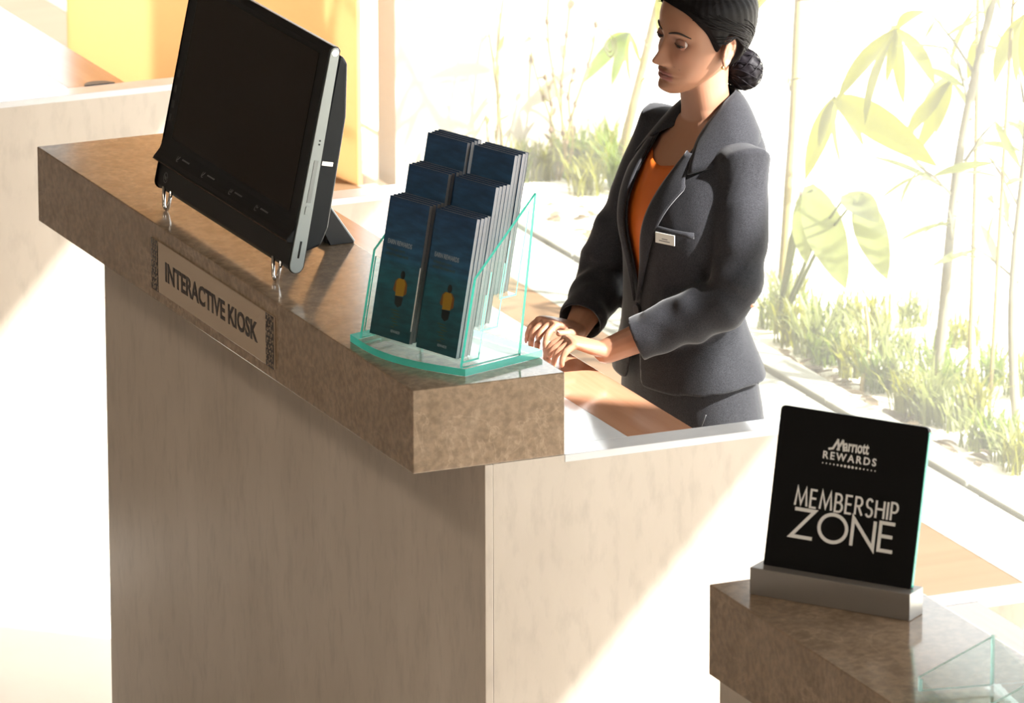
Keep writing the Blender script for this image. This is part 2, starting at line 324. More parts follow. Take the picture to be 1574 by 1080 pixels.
# ------------------------------------------------------------------ the counters
DZ, TZ, SW, OV = 0.9284, 1.08, 0.2912, 0.1369
def counter(y0, y1, slab0, slab1, label):
    t = thing('reception_counter', label, 'counter', (0, y0, 0), 0.0, 'stone reception counters standing in a row')
    L = y1-y0
    box('stone_top', 0, SW, slab0-y0, slab1-y0, DZ, TZ, M['marble'], t, bevel=0.0018)
    box('pedestal', OV, OV+0.016, 0.0, L, FZ, DZ-0.0005, M['plaster'], t, bevel=0.0015)
    for (a, c) in ((0.0004, 0.058), (L-0.083, L-0.025)):
        b_ = MB(); e_ = (DZ-0.0006 if (a < 0.1 and abs(slab0-y0) < 0.01 or a > 0.1 and abs(slab1-y1) < 0.01) else DZ-0.014); b_.prism([(OV+0.0165, FZ), (0.79, FZ), (0.79, DZ-0.014), (SW+0.0002, DZ-0.014), (SW+0.0002, e_), (OV+0.0165, e_)], 1, a, c); w = b_.build('wing_panel', M['plaster'], t)
        box('cap', SW+0.0002 if a < 0.1 and abs(slab0-y0) < 0.01 or a > 0.1 and abs(slab1-y1) < 0.01 else OV+0.017, 0.7915, a-0.0008, c+0.0008, DZ-0.0138, DZ, M['cap'], w, bevel=0.001)
    box('ledge', 0.2702, 0.4395, 0.0592, L-0.0842, DZ-0.03, DZ, M['cap'], t)
    d = box('desk_top', 0.4398, 0.5690, 0.0592, L-0.0842, DZ-0.035, DZ-0.0002, M['wood'], t, bevel=0.001)
    box('knee_panel', 0.2702, 0.30, 0.0592, L-0.0842, FZ, DZ-0.0305, M['plaster'], t)
    return t
c1 = counter(0.0, 1.905, 0.0, 1.905, 'long stone counter with kiosk screen and leaflet holder on its brown marble top')
c2 = counter(-2.89, -0.965, -2.89, -1.212, 'nearest stone counter, carrying the black membership sign at the lower right')
c0 = counter(2.862, 4.77, 3.2, 4.77, 'farthest stone counter with pale wing panel behind the kiosk screen')

# ------------------------------------------------------------------ interactive kiosk plate
pl_ = tag(box('sign_plate', -0.004, -0.0003, 0.642, 1.265, 0.951, 1.051, M['plate'], bevel=0.0008), 'tan plate lettered INTERACTIVE KIOSK on the marble counter edge', 'sign')
TF = Matrix(((0, 0, -1, -0.004), (-1, 0, 0, 0), (0, 1, 0, 0), (0, 0, 0, 1)))     # x -> -y, y -> z, thickness towards the room
text('lettering', 'INTERACTIVE KIOSK', M['darkprint'], pl_, 0.623*0.755, 0.039, 0.0005, 0.03, Matrix.Translation((0, 1.265-0.623*0.117, 0.981)) @ TF)
for (ya, yb) in ((1.265, 1.230), (0.680, 0.642)):
    st = box('ornament_strip', -0.0046, -0.0039, min(ya, yb), max(ya, yb), 0.951, 1.051, M['darkprint'], pl_)
    b_ = MB(); rows, cols = 9, 3
    for i in range(rows):
        for j in range(cols):
            cy0 = min(ya, yb)+abs(ya-yb)*(j+0.5+(0.22 if i % 2 else -0.22))/cols; cz0 = 0.951+0.1*(i+0.5)/rows; g = RNG.uniform(0, 360)
            w = [(cy0+0.0037*math.cos(R(g+k*24))*(1-0.035*k), cz0+0.0046*math.sin(R(g+k*24))*(1-0.035*k)) for k in range(11)]
            w = [(min(max(q[0], min(ya, yb)+0.001), max(ya, yb)-0.001), q[1]) for q in w]
            ribbon(b_, w, 0.0018, 0.0004, Matrix(((0, 0, -1, -0.0046), (1, 0, 0, 0), (0, 1, 0, 0), (0, 0, 0, 1))))
    so = b_.build('scroll_pattern', M['plate'], st); so['kind'] = 'stuff'

# ------------------------------------------------------------------ touch screen computer
KX, KY, KZ = 0.052, 1.05, 1.112
kiosk = thing('touch_screen_computer', 'black all-in-one touch screen with silver sides and chrome feet on the long counter', 'computer', (KX, KY, TZ))
HW = 0.345
# panel frame: px to the viewer's right (-y), py back (+x), pz up the leaning panel
LEAN = R(12)
PF = Matrix.Translation((0, 0, KZ-TZ)) @ Matrix(((0, math.cos(LEAN), math.sin(LEAN), 0), (-1, 0, 0, 0), (0, -math.sin(LEAN), math.cos(LEAN), 0), (0, 0, 0, 1)))
H = 0.428
prof = [(0.0, H-0.012), (0.0, 0.115), (-0.0015, 0.095), (-0.005, 0.080), (-0.010, 0.070), (-0.0145, 0.063), (-0.015, 0.059), (-0.012, 0.056), (0.001, 0.0545), (0.003, 0.010), (0.008, 0.003), (0.018, 0.0), (0.026, 0.004), (0.022, H-0.006), (0.016, H), (0.005, H)]
b_ = MB(); n = len(prof)
xs = [(-HW+0.006, 0.985), (-HW+0.002, 1), (HW-0.002, 1), (HW-0.006, 0.985)]
rg = []
for x in (-HW+0.004, HW-0.004): rg.append([(x, p[0], p[1]) for p in prof])
b_.rings(rg, True); b_.xf(PF); b_.build('bezel', M['black'], kiosk, bevel=0.002)
b_ = MB(); b_.box(-HW+0.046, HW-0.046, -0.0008, 0.004, 0.107, H-0.022); b_.xf(PF); scr = b_.build('screen', M['screen'], kiosk)
b_ = MB(); b_.tube([(-HW+0.006, -0.0148, 0.0585), (HW-0.006, -0.0148, 0.0585)], 0.0014, 6); b_.xf(PF); b_.build('lip_line', mat('bronze_line', (0.10, 0.06, 0.045), 0.25, 0.6), kiosk)
for sgn in (1, -1):
    # tapering side strip, rounded ends
    pf = []
    for (zc, r) in ((H-0.010, 0.0105), (0.016, 0.016)):
        a0 = 0 if zc > 0.2 else 180
        pf += [((0.0095 if zc > 0.2 else 0.0135)+r*math.cos(R(a0+a*18)), zc+r*math.sin(R(a0+a*18))) for a in range(11)]
    b_ = MB(); b_.prism(pf, 0, sgn*(HW-0.004), sgn*(HW-0.0035), 0); b_.xf(PF); b_.build('side_edge', M['black'], kiosk)
    pf2 = [(0.0115+(p[0]-0.0115)*0.86, H/2+(p[1]-H/2)*0.994) for p in pf]
    b_ = MB(); b_.prism(pf2, 0, sgn*(HW-0.0036), sgn*HW, 0); b_.xf(PF); side = b_.build('side_strip', M['silver'], kiosk, bevel=0.001); side['label'] = 'silver side strip'
    if sgn == 1:
        x = HW
        b_ = MB(); b_.box(x, x+0.0008, 0.009, 0.0175, 0.135, 0.215); b_.xf(PF); b_.build('disc_slot', mat('slot_grey', (0.22, 0.23, 0.23), 0.3, 0.5), side, bevel=0.0004)
        b_ = MB(); b_.box(x, x+0.0009, 0.0115, 0.0150, 0.030, 0.062); b_.xf(PF); b_.build('card_slot', M['black'], side)
        b_ = MB(); b_.tube([(x-0.001, 0.0095, H-0.011), (x+0.0012, 0.0095, H-0.011)], 0.0062, 14); b_.xf(PF); b_.build('hinge_cap', M['chrome'], side)
        b_ = MB(); b_.box(x, x+0.0014, 0.009, 0.0170, 0.112, 0.128); b_.xf(PF); b_.build('eject_button', M['silver'], side, bevel=0.0005)
        for zz in (0.245, 0.252): 
            b_ = MB(); b_.tube([(x-0.001, 0.0125, zz), (x+0.0008, 0.0125, zz)], 0.0018, 8); b_.xf(PF); b_.build('indicator_hole', M['black'], side)
# rear housing
pr = [(0.023, 0.035), (0.060, 0.055), (0.068, 0.09), (0.062, 0.30), (0.045, H-0.030), (0.034, H-0.018), (0.023, H-0.016)]
b_ = MB(); b_.rings([[(x, p[0], p[1]) for p in pr] for x in (-HW+0.018, HW-0.012)], True); b_.xf(PF); b_.build('rear_housing', mat('housing_grey', (0.010, 0.012, 0.015), 0.35, 0, 0.2), kiosk, bevel=0.008, seg=3)
b_ = MB(); b_.box(HW-0.0125, HW-0.0105, 0.030, 0.052, 0.205, 0.213); b_.xf(PF); b_.build('rear_trim', M['chrome'], kiosk)
# touch icons and maker's badge
for k, (u, gl) in enumerate(((-0.235, 'drop'), (-0.105, 'line'), (0.035, 'box'), (0.165, 'ring'))):
    sub = PF @ Matrix.Translation((u, -0.0045, 0.083)) @ Matrix.Rotation(R(90-34), 4, 'X')
    b_ = MB(); ribbon(b_, arc(0, 0, 0.0085, 0.0095, 60, 300, 14), 0.0012, 0.0004, sub)
    if gl in ('drop', 'line'): ribbon(b_, [(-0.003, -0.007), (0.001, 0.004)], 0.0022, 0.0005, sub)
    elif gl == 'box': ribbon(b_, [(-0.002, -0.004), (0.003, -0.004), (0.003, 0.004), (-0.002, 0.004)], 0.0014, 0.0005, sub, True)
    else: ribbon(b_, arc(0, 0.001, 0.004, 0.004, 0, 330, 10), 0.0014, 0.0005, sub)
    ic = b_.build('touch_icon', M['greyprint'], kiosk)
    b2 = MB()
    for q in range(6): b2.add([sub @ Vector(p) for p in ((0.014+q*0.0062, -0.002, 0.0002), (0.0185+q*0.0062, -0.002, 0.0002), (0.0185+q*0.0062, 0.0026-0.001*(q % 2), 0.0002), (0.014+q*0.0062, 0.0026-0.001*(q % 3 == 1), 0.0002))], [(0, 1, 2, 3)])
    b2.build('icon_caption', M['greyprint'], kiosk)
sub = PF @ Matrix.Translation((-HW+0.047, 0.0012, 0.030)) @ Matrix.Rotation(R(90), 4, 'X')
b_ = MB(); ribbon(b_, arc(0, 0, 0.0095, 0.0095, 0, 345, 18), 0.0013, 0.0005, sub); lg = b_.build('maker_badge', M['greyprint'], kiosk)
text('badge_letters', 'hp', M['greyprint'], lg, 0.010, 0.011, 0.0005, 0.0, sub @ Matrix.Translation((-0.005, -0.006, 0)))
for (z, w) in ((0.135, 0.010), (0.162, 0.013), (0.192, 0.012), (0.222, 0.014)):
    b_ = MB(); b_.box(-HW+0.014, -HW+0.014+w, -0.0007, 0.002, z, z+0.014); b_.xf(PF); b_.build('bezel_label', mat('label_grey', (0.03, 0.03, 0.032), 0.4), kiosk)
# chrome loop feet and rear easel
for u in (-0.28, 0.28):
    b_ = MB(); pts = [(0.004, -u-0.020, 0.044)]+[(0.000, -u+0.011*math.cos(R(a)), 0.012+0.0085*math.sin(R(a))) for a in range(190, 351, 20)]+[(0.004, -u+0.020, 0.044)]
    b_.tube(pts, 0.0034, 8); b_.build('front_foot', M['chrome'], kiosk, True)
b_ = MB(); E0 = [0.075, 0.236]
for yy in (-0.077, 0.062):
    for (a, c) in (((0.095, 0.20), (E0[1], 0.0)),):
        v = [(a[0]-0.012, yy, a[1]), (a[0]+0.012, yy, a[1]), (c[0]+0.004, yy, 0.0), (c[0]-0.045, yy, 0.0), (c[0]-0.060, yy, 0.030)]
        b_.prism([(p[0], p[2]) for p in v], 1, yy-0.006, yy+0.006)
b_.box(E0[1]-0.05, E0[1]-0.035, -0.077, 0.062, 0.002, 0.016); b_.box(0.085, 0.105, -0.077, 0.062, 0.188, 0.205)
b_.build('easel_leg', M['blackmatt'], kiosk, bevel=0.001)
b_ = MB(); b_.tube([(0.108, -0.0775, 0.198), (E0[1]+0.005, -0.0775, 0.002)], 0.0022, 6); b_.build('easel_highlight', M['silver'], kiosk)  # silver tube stands in for the white highlight along the leg

# ------------------------------------------------------------------ acrylic leaflet holder and its leaflets
HA = math.atan2(-0.948, 0.318)
def holder(name, label, loc, rz, w=0.292, tiers=3):
    h = thing(name, label, 'leaflet holder', loc, rz, 'clear acrylic leaflet holders')
    mats = [M['acrylic'], M['acrylic_edge']]
    base = [(-0.012, 0.0)]+[(-0.012+(w+0.016)*i/12, -0.034*math.sin(math.pi*i/12)) for i in range(1, 12)]+[(w+0.004, 0.0), (w+0.004, 0.184), (-0.012, 0.184)]
    b_ = MB(); b_.prism(base, 2, 0.0, 0.013, 0, 1); b_.build('base_plate', mats, h, recalc=True)
    side = [(-0.002, 0.0135), (0.032, 0.170), (0.176, 0.300), (0.137, 0.0135)]
    for x in (0.016, w-0.008):
        b_ = MB(); b_.prism(side, 0, x, x+0.006, 0, 1); b_.build('side_pane', mats, h)
    tl = math.tan(R(12))
    for k in range(tiers):
        y, z = 0.002+0.045*k, 0.024+0.05*k
        b_ = MB(); zt = z+(0.135 if k == 0 else 0.06)
        b_.prism([(y, z), (y+0.003, z), (y+0.003+(zt-z)*tl, zt), (y+(zt-z)*tl, zt)], 0, 0.0225, w-0.0085, 1, 0); b_.build('front_pane', mats, h)
        b_ = MB(); b_.prism([(y, z-0.004), (y+0.042, z-0.004), (y+0.042, z-0.0005), (y, z-0.0005)], 0, 0.0225, w-0.0085, 1, 0); b_.build('pocket_shelf', mats, h)
        b_ = MB(); yb = y+0.042; zb = z-0.0005
        b_.prism([(yb-0.003, zb), (yb, zb), (yb+0.15*tl, zb+0.15), (yb-0.003+0.15*tl, zb+0.15)], 0, 0.0225, w-0.0085, 1, 0); b_.build('back_pane', mats, h)
    return h
hold = holder('leaflet_holder', 'clear green-edged acrylic holder with three tiers of blue leaflets', (0.026, 0.327, TZ+0.0005), HA)
HM = Matrix.Translation((0.026, 0.327, TZ+0.0005)) @ Matrix.Rotation(HA, 4, 'Z')
b_ = MB(); b_.box(-0.0008, 0.0008, -0.0006, 0.0004, 0.0, 0.115)
o_ = b_.build('pocket_divider', M['whiteprint'], hold); o_.location = (0.148, 0.0035, 0.05); o_.rotation_euler = (-R(12), 0, 0)
LW, LH, LT = 0.106, 0.25, 0.0084
def leaflet_proto(front):
    """origin lower left front, x across, y back, z up"""
    b_ = MB(); b_.box(0.0004, LW-0.0005, 0.0004, LT-0.0004, 0.0004, LH-0.0006); root = b_.build('leaflet', M['paper'])
    box('cover', 0, LW, 0, 0.0004, 0, LH, M['cover'], root); box('cover', 0, LW, LT-0.0004, LT, 0, LH, M['cover'], root)
    box('spine', 0, 0.0004, 0.0006, LT-0.0004, 0, LH, M['cover'], root)
    if front:
        FP = Matrix(((1, 0, 0, 0), (0, 0, -1, 0), (0, 1, 0, 0), (0, 0, 0, 1)))
        T = lambda x, z: Matrix.Translation((x, 0, z)) @ FP
        text('title_print', 'EARN REWARDS', M['palegrey'], root, 0.064, 0.0085, 0.0002, 0.015, T(0.012, 0.166))
        text('subtitle_print', 'in hotels and resorts', M['wave'], root, 0.048, 0.006, 0.0002, 0, T(0.012, 0.155)); text('subtitle_print', 'around the whole world', M['wave'], root, 0.058, 0.006, 0.0002, 0, T(0.012, 0.146))
        def patch(nm, pts, m, dep):
            b2 = MB(); b2.prism(pts, 1, -dep, 0.0); return b2.build(nm, m, root)
        ell = lambda cx, cz, rx, rz: [(cx+rx*math.cos(2*math.pi*i/14), cz+rz*math.sin(2*math.pi*i/14)) for i in range(14)]
        cx = 0.062
        patch('printed_shorts', [(cx-0.010, 0.078), (cx+0.011, 0.078), (cx+0.009, 0.063), (cx, 0.058), (cx-0.009, 0.064)], M['printdark'], 0.0002)
        patch('printed_arms', [(cx-0.015, 0.104), (cx-0.008, 0.110), (cx+0.010, 0.110), (cx+0.017, 0.102), (cx+0.018, 0.086), (cx+0.013, 0.082), (cx+0.0, 0.092), (cx-0.013, 0.084), (cx-0.018, 0.088)], M['orangep'], 0.00025)
        patch('printed_shirt', [(cx-0.012, 0.104), (cx-0.006, 0.110), (cx+0.007, 0.110), (cx+0.012, 0.103), (cx+0.011, 0.080), (cx-0.010, 0.078)], M['yellow'], 0.0003)
        patch('printed_head', ell(cx+0.002, 0.117, 0.0058, 0.0078), M['printdark'], 0.0003)
        for i in range(7): patch('printed_ripple', ell(cx-0.006+0.004*(i % 3), 0.052-0.005*i, 0.012-0.001*i, 0.0012), M['wave'], 0.0002)
        text('imprint', 'REWARDS', M['palegrey'], root, 0.024, 0.005, 0.0002, 0.02, T(0.054, 0.012))
    return root
PLAIN = leaflet_proto(False); PRINT = leaflet_proto(True); used = set()
def copy_tree(o):
    c = o.copy(); COL.objects.link(c)
    for ch in o.children:
        d = ch.copy(); COL.objects.link(d); d.parent = c
    return c
where = {(0, 0): 'front left', (0, 1): 'front right', (1, 0): 'middle left', (1, 1): 'middle right', (2, 0): 'back left', (2, 1): 'back right'}
for k in range(3):
    for c in range(2):
        y, z = 0.0065+0.045*k, 0.0242+0.05*k; x = (0.033, 0.158)[c]
        for i in range(4):
            src = PRINT if i == 0 else PLAIN
            o = src if src not in used else copy_tree(src); used.add(src)
            dz = 0 if i == 0 else RNG.uniform(0, 0.0035); dx = 0 if i == 0 else RNG.uniform(-0.0015, 0.0015)
            o.matrix_world = HM @ Matrix.Translation((x+dx, y+i*(LT+0.0003), z+dz*0.0+0.0003*i)) @ Matrix.Rotation(-R(12), 4, 'X')
            if i == 0: lab = {0: 'navy leaflet with yellow-shirted wader at the front of the %s stack', 1: 'foremost navy leaflet of the %s stack in the acrylic holder', 2: 'foremost navy leaflet of the %s stack in the acrylic holder'}[k] % where[k, c]
            else: lab = '%s navy leaflet counted from the front of the %s stack in the holder' % (('second', 'third', 'last')[i-1], where[k, c])
            tag(o, lab, 'leaflet', 'leaflets in the acrylic holder, %s stack' % where[k, c])

# empty acrylic holder cut off by the frame, near counter
h2 = thing('empty_leaflet_holder', 'empty clear acrylic holder on the nearest counter at the right frame edge', 'leaflet holder', (0.052, -1.846, TZ+0.0005), R(-100), 'clear acrylic leaflet holders')
am = [M['acrylic'], edge_mat('pale_acrylic_edge', (0.62, 0.86, 0.82))]
b_ = MB(); b_.box(0, 0.22, 0, 0.13, 0, 0.008); b_.build('base_plate', am, h2)
for x in (0.0, 0.214):
    b_ = MB(); b_.prism([(0.0, 0.0085), (0.0, 0.030), (0.115, 0.085), (0.115, 0.0085)], 0, x, x+0.006, 0, 1); b_.build('side_pane', am, h2)
b_ = MB(); b_.prism([(0.115, 0.0085), (0.121, 0.0085), (0.121, 0.088), (0.115, 0.088)], 0, 0, 0.22, 1, 0); b_.build('back_pane', am, h2)
b_ = MB(); b_.prism([(0.0, 0.0085), (0.005, 0.0085), (0.005, 0.028), (0.0, 0.028)], 0, 0.0065, 0.2135, 1, 0); b_.build('front_pane', am, h2)

# ------------------------------------------------------------------ membership sign
sd = Vector((0.592, -0.806, 0)); SA = math.atan2(sd.y, sd.x)
sign = thing('counter_sign', 'black MEMBERSHIP ZONE panel standing in a brushed metal base on the nearest counter', 'sign', (0.036, -1.286, TZ), SA)
box('base', 0, 0.285, 0.0, 0.046, 0.0003, 0.045, M['steel'], sign, bevel=0.0012)
SL = R(13); PW, PH = 0.262, 0.262
SP = Matrix.Translation((0.012, 0.022, 0.040)) @ Matrix.Rotation(-SL, 4, 'X')
b_ = MB(); pl = [(0.006, 0), (PW-0.006, 0), (PW, 0.006)] + [(PW, PH-0.006), (PW-0.002, PH-0.002), (PW-0.006, PH), (0.006, PH), (0.002, PH-0.002), (0, PH-0.006), (0, 0.006)]
b_.prism(pl, 1, 0.0, 0.008, 0); b_.xf(SP); panel = b_.build('panel', M['signblack'], sign)
b_ = MB(); b_.box(PW, PW+0.0012, 0.001, 0.008, 0.008, PH-0.008); b_.xf(SP); b_.build('panel_edge', M['acrylic_edge'], panel)
# lettering frame on the panel: u right, v up, thickness towards the reader; v measured from the panel top in fractions of the visible 0.25
VIS = 0.2495
LF = SP @ Matrix(((1, 0, 0, 0), (0, 0, -1, 0), (0, 1, 0, 0), (0, 0, 0, 1)))
def U(u): return u*PW
def V(v): return PH-v*VIS
GL = {'M': ([[(0, 0), (0.14, 1), (0.5, 0.12), (0.86, 1), (1, 0)]], 1.0), 'E': ([[(1, 1), (0, 1), (0, 0), (1, 0)], [(0, 0.52), (0.9, 0.52)]], 0.52),
      'B': ([[(0, 0.52), (0.5, 0.52)]+arc(0.5, 0.26, 0.5, 0.26, 90, -90, 10)+[(0, 0), (0, 1), (0.42, 1)]+arc(0.42, 0.76, 0.42, 0.24, 90, -90, 9)[1:]], 0.6),
      'R': ([[(0, 0), (0, 1), (0.45, 1)]+arc(0.45, 0.75, 0.45, 0.25, 90, -90, 9)+[(0, 0.5)], [(0.42, 0.5), (1, 0)]], 0.6),
      'S': ([arc(0.52, 0.75, 0.44, 0.25, 25, 270, 12)+arc(0.5, 0.25, 0.48, 0.25, 90, -155, 12)], 0.55), 'H': ([[(0, 0), (0, 1)], [(1, 0), (1, 1)], [(0, 0.52), (1, 0.52)]], 0.68),
      'I': ([[(0, 0), (0, 1)]], 0.0), 'P': ([[(0, 0), (0, 1), (0.45, 1)]+arc(0.45, 0.73, 0.5, 0.27, 90, -90, 9)+[(0, 0.46)]], 0.56),
      'Z': ([[(0.08, 1), (1, 1), (0, 0), (1, 0)]], 0.8), 'O': ([arc(0.5, 0.5, 0.5, 0.5, 0, 345, 30)], 1.02), 'N': ([[(0, 0), (0, 1), (1, 0), (1, 1)]], 0.8)}
def stroke_word(name, word, x0, x1, y0, y1, pen, gap, widths=None):
    b_ = MB(); h = y1-y0-pen; adv = sum(GL[c][1] for c in word); k = ((x1-x0-pen)-gap*(len(word)-1))/adv; x = x0+pen/2
    for c in word:
        w = GL[c][1]*k
        for pl in GL[c][0]: ribbon(b_, [(x+p[0]*w, y0+pen/2+p[1]*h) for p in pl], pen, 0.0006, LF, c == 'O')
        x += w+gap
    return b_.build(name, M['whiteprint'], panel)
stroke_word('membership_lettering', 'MEMBERSHIP', U(0.160), U(0.865), V(0.625), V(0.500), 0.0034, 0.0064)
stroke_word('zone_lettering', 'ZONE', U(0.150), U(0.862), V(0.828), V(0.630), 0.0056, 0.0100)
b_ = MB()
text('rewards_lettering', 'REWARDS', M['whiteprint'], panel, U(0.36), 0.0125, 0.0006, 0.02, LF @ Matrix.Translation((U(0.318), V(0.297), 0)), 1.35)
shear = Matrix(((1, 0.0, 0, 0), (0, 1, 0, 0), (0, 0, 1, 0), (0, 0, 0, 1)))
text('script_lettering', 'arrıott', M['whiteprint'], panel, U(0.168), 0.0165, 0.0006, 0.022, LF @ Matrix.Translation((U(0.452), V(0.232), 0)))
for pl in ([(-0.006, 0.001), (0.002, 0.003), (0.010, 0.0185)], [(0.009, 0.0185), (0.0125, 0.001)], [(0.0095, 0.001), (0.0185, 0.0185)], [(0.0180, 0.0185), (0.0215, 0.0005)]):
    ribbon(b_, pl, 0.0034, 0.0006, LF @ Matrix.Translation((U(0.372), V(0.236), 0)))
b_.build('script_capital', M['whiteprint'], panel)
b_ = MB()
for i in range(15):
    r = 0.0011+0.0013*math.exp(-((i-7)/3.2)**2); cx = U(0.322)+U(0.355)*i/14
    b_.prism([(cx+r*math.cos(2*math.pi*k/10), V(0.322)+r*math.sin(2*math.pi*k/10)) for k in range(10)], 2, 0, 0.0006) if False else b_.add([LF @ Vector((cx+r*math.cos(2*math.pi*k/10), V(0.325)+r*math.sin(2*math.pi*k/10), 0.0006)) for k in range(10)], [tuple(range(10))])
b_.build('dot_row', M['whiteprint'], panel)

# black cable outlet half under the farthest counter's cap
b_ = MB(); b_.prism([(0.512+0.034*math.cos(R(a)), 2.921-2.862+0.030*math.sin(R(a))) for a in range(0, 181, 15)], 2, DZ, DZ+0.0015)
g_ = b_.build('cable_outlet', M['black'], c0); g_['label'] = 'black cable outlet in the desk'

# ------------------------------------------------------------------ garden shell
GX = WX+0.105
K0, K1 = 2.445, 2.525
structure(box('garden_ground', K1+0.01, 14, -14, 16, -0.5, FZ-0.02, M['soil']))
structure(box('garden_ground.001', GX, K1+0.02, -14, 16, -0.5, FZ-0.03, M['soil']))
structure(box('garden_wall', WX+0.12, 3.0, PY0+0.03, PY0+0.15, FZ-0.05, 2.2, M['white']))
structure(box('garden_edging', 3.24, 4.6, 5.06, 5.09, FZ-0.05, FZ+0.012, M['redwood'])).rotation_euler = (0, 0, 0)
pv = structure(box('paving', WX+0.03, K0, -6, PY0, FZ-0.05, FZ-0.014, M['paving']))
y = -1.0
while y < PY0-0.05:
    w = 0.44; box('paving_slab', WX+0.052, K0-0.006, y+0.003, min(y+w-0.003, PY0), FZ-0.013, FZ+RNG.uniform(-0.001, 0.001), M['paving'], pv, bevel=0.002); y += w
kb = structure(box('kerb', K0+0.002, K1-0.002, -6, PY0, FZ-0.05, FZ-0.012, M['paving']))
y = -1.0
while y < PY0-0.05:
    w = 0.36; box('kerb_stone', K0+RNG.uniform(0.000, 0.003), K1+RNG.uniform(-0.003, 0.003), y+0.003, min(y+w-0.003, PY0), FZ-0.03, FZ+0.010+RNG.uniform(-0.002, 0.003), M['paving'], kb, bevel=0.004); y += w

# ------------------------------------------------------------------ the receptionist
ZF = FZ
person = thing('person', 'woman in charcoal suit and orange blouse, hair in a low bun, hands on the desk', 'person', (0.80, 0.54, ZF), R(186))
def spline(xs, ys, x):
    xs = np.array(xs, float); ys = np.array(ys, float)
    if xs[0] > xs[-1]: xs, ys = xs[::-1], ys[::-1]
    n = len(xs); h = np.diff(xs); A = np.zeros((n, n)); r = np.zeros(n); A[0, 0] = A[-1, -1] = 1
    for i in range(1, n-1): A[i, i-1] = h[i-1]; A[i, i] = 2*(h[i-1]+h[i]); A[i, i+1] = h[i]; r[i] = 3*((ys[i+1]-ys[i])/h[i]-(ys[i]-ys[i-1])/h[i-1])
    c = np.linalg.solve(A, r); x = np.clip(np.asarray(x, float), xs[0], xs[-1]); k = np.clip(np.searchsorted(xs, x)-1, 0, n-2); d = x-xs[k]
    bb = (ys[k+1]-ys[k])/h[k]-h[k]*(2*c[k]+c[k+1])/3; dd = (c[k+1]-c[k])/(3*h[k])
    return ys[k]+bb*d+c[k]*d*d+dd*d**3
HV = [-.117, -.110, -.101, -.088, -.073, -.055, -.035, -.015, 0, .02, .04, .06, .08, .095, .105, .110]
HF = [.072, .083, .0885, .0865, .0870, .0860, .0845, .0835, .084, .0865, .087, .083, .070, .050, .028, .002]
HB = [-.030, -.018, -.005, .012, .034, .058, .076, .088, .094, .099, .099, .093, .077, .056, .031, .002]
HWd = [.013, .023, .031, .041, .0500, .0575, .0635, .067, .069, .071, .0725, .071, .062, .047, .027, .002]
HC = [.052, .047, .040, .032, .020, .010, .003, 0, 0, 0, 0, 0, 0, 0, 0, 0]
def g(u, v, cu, cv, su, sv): return np.exp(-((u-cu)/su)**2-((v-cv)/sv)**2)
def features(u, v):
    d = np.zeros_like(u)
    N = spline([-.064, -.058, -.053, -.048, -.042, -.030, -.015, 0.0, .014, .03], [0, .001, .010, .0225, .0285, .0215, .0135, .0055, .001, 0], v)*((v > -.064) & (v < .03))
    sw = spline([-.064, -.050, -.042, -.030, -.012, .004, .03], [.012, .0125, .0115, .0095, .0085, .008, .010], v)
    d += N*np.exp(-(np.abs(u)/sw)**2.2)
    for s_ in (-1, 1):
        d += .0095*g(u, v, s_*.0135, -.0465, .0058, .0065)
        d += -.0105*g(u, v, s_*.0315, .001, .0155, .0095)
        d += .0032*g(u, v, s_*.030, .0195, .017, .006)
        d += .0042*g(u, v, s_*.040, -.030, .017, .014)
        d += -.0025*g(u, v, s_*.032, -.066, .010, .014)
        d += -.004*g(u, v, s_*.0075, -.0545, .004, .003)
    d += .0054*g(u, v, 0, -.0672, .0235, .0046)+.0062*g(u, v, 0, -.0792, .0200, .0052)-.0058*g(u, v, 0, -.0732, .0255, .0019)
    d += -.0042*g(u, v, 0, -.0885, .020, .0045)+.0045*g(u, v, 0, -.1005, .015, .009)
    return d
def headpt(th, v, off=0.0, feat=True):
    W, F, B, C = spline(HV, HWd, v), spline(HV, HF, v), spline(HV, HB, v), spline(HV, HC, v)
    W = np.maximum(W, .001); dF = np.maximum(F-C, .001); dB = np.maximum(B+C, .001)
    c, s_ = np.cos(th), np.sin(th)
    u = (W+off)*np.sign(s_)*np.abs(s_)**0.92; f = C+np.where(c > 0, (dF+off)*np.abs(c)**0.92, -(dB+off)*np.abs(c)**0.95)
    if feat: f = f+np.where(c > 0, features(u, v)*ss(c*2.2), 0)
    return f, u, v
def facef(u, v):
    W = spline(HV, HWd, v); th = np.arcsin(np.clip((np.abs(u)/W)**(1/0.92), 0, 1))*np.sign(u); return headpt(th, np.asarray(v, float))[0]
HM_ = Matrix.Translation((0.003, 0.024, 1.534-ZF)) @ Matrix.Rotation(R(3), 4, 'Z') @ Matrix.Rotation(R(2), 4, 'Y') @ Matrix.Rotation(R(-9), 4, 'X') @ Matrix.Diagonal((0.955, 0.955, 0.915, 1))
body = MB()
vs = np.concatenate([np.linspace(-.117, -.04, 62), np.linspace(-.0385, .03, 40), np.linspace(.033, .11, 22)])
ths = np.concatenate([np.linspace(-1.35, 1.35, 110), np.linspace(1.35, 2*math.pi-1.35, 46)[1:-1]])
hr = []
for v in vs:
    f, u, vv = headpt(ths, np.full_like(ths, v)); hr.append([HM_ @ Vector((a, b2, c)) for a, b2, c in zip(f, u, vv)])
body.rings(hr, True)
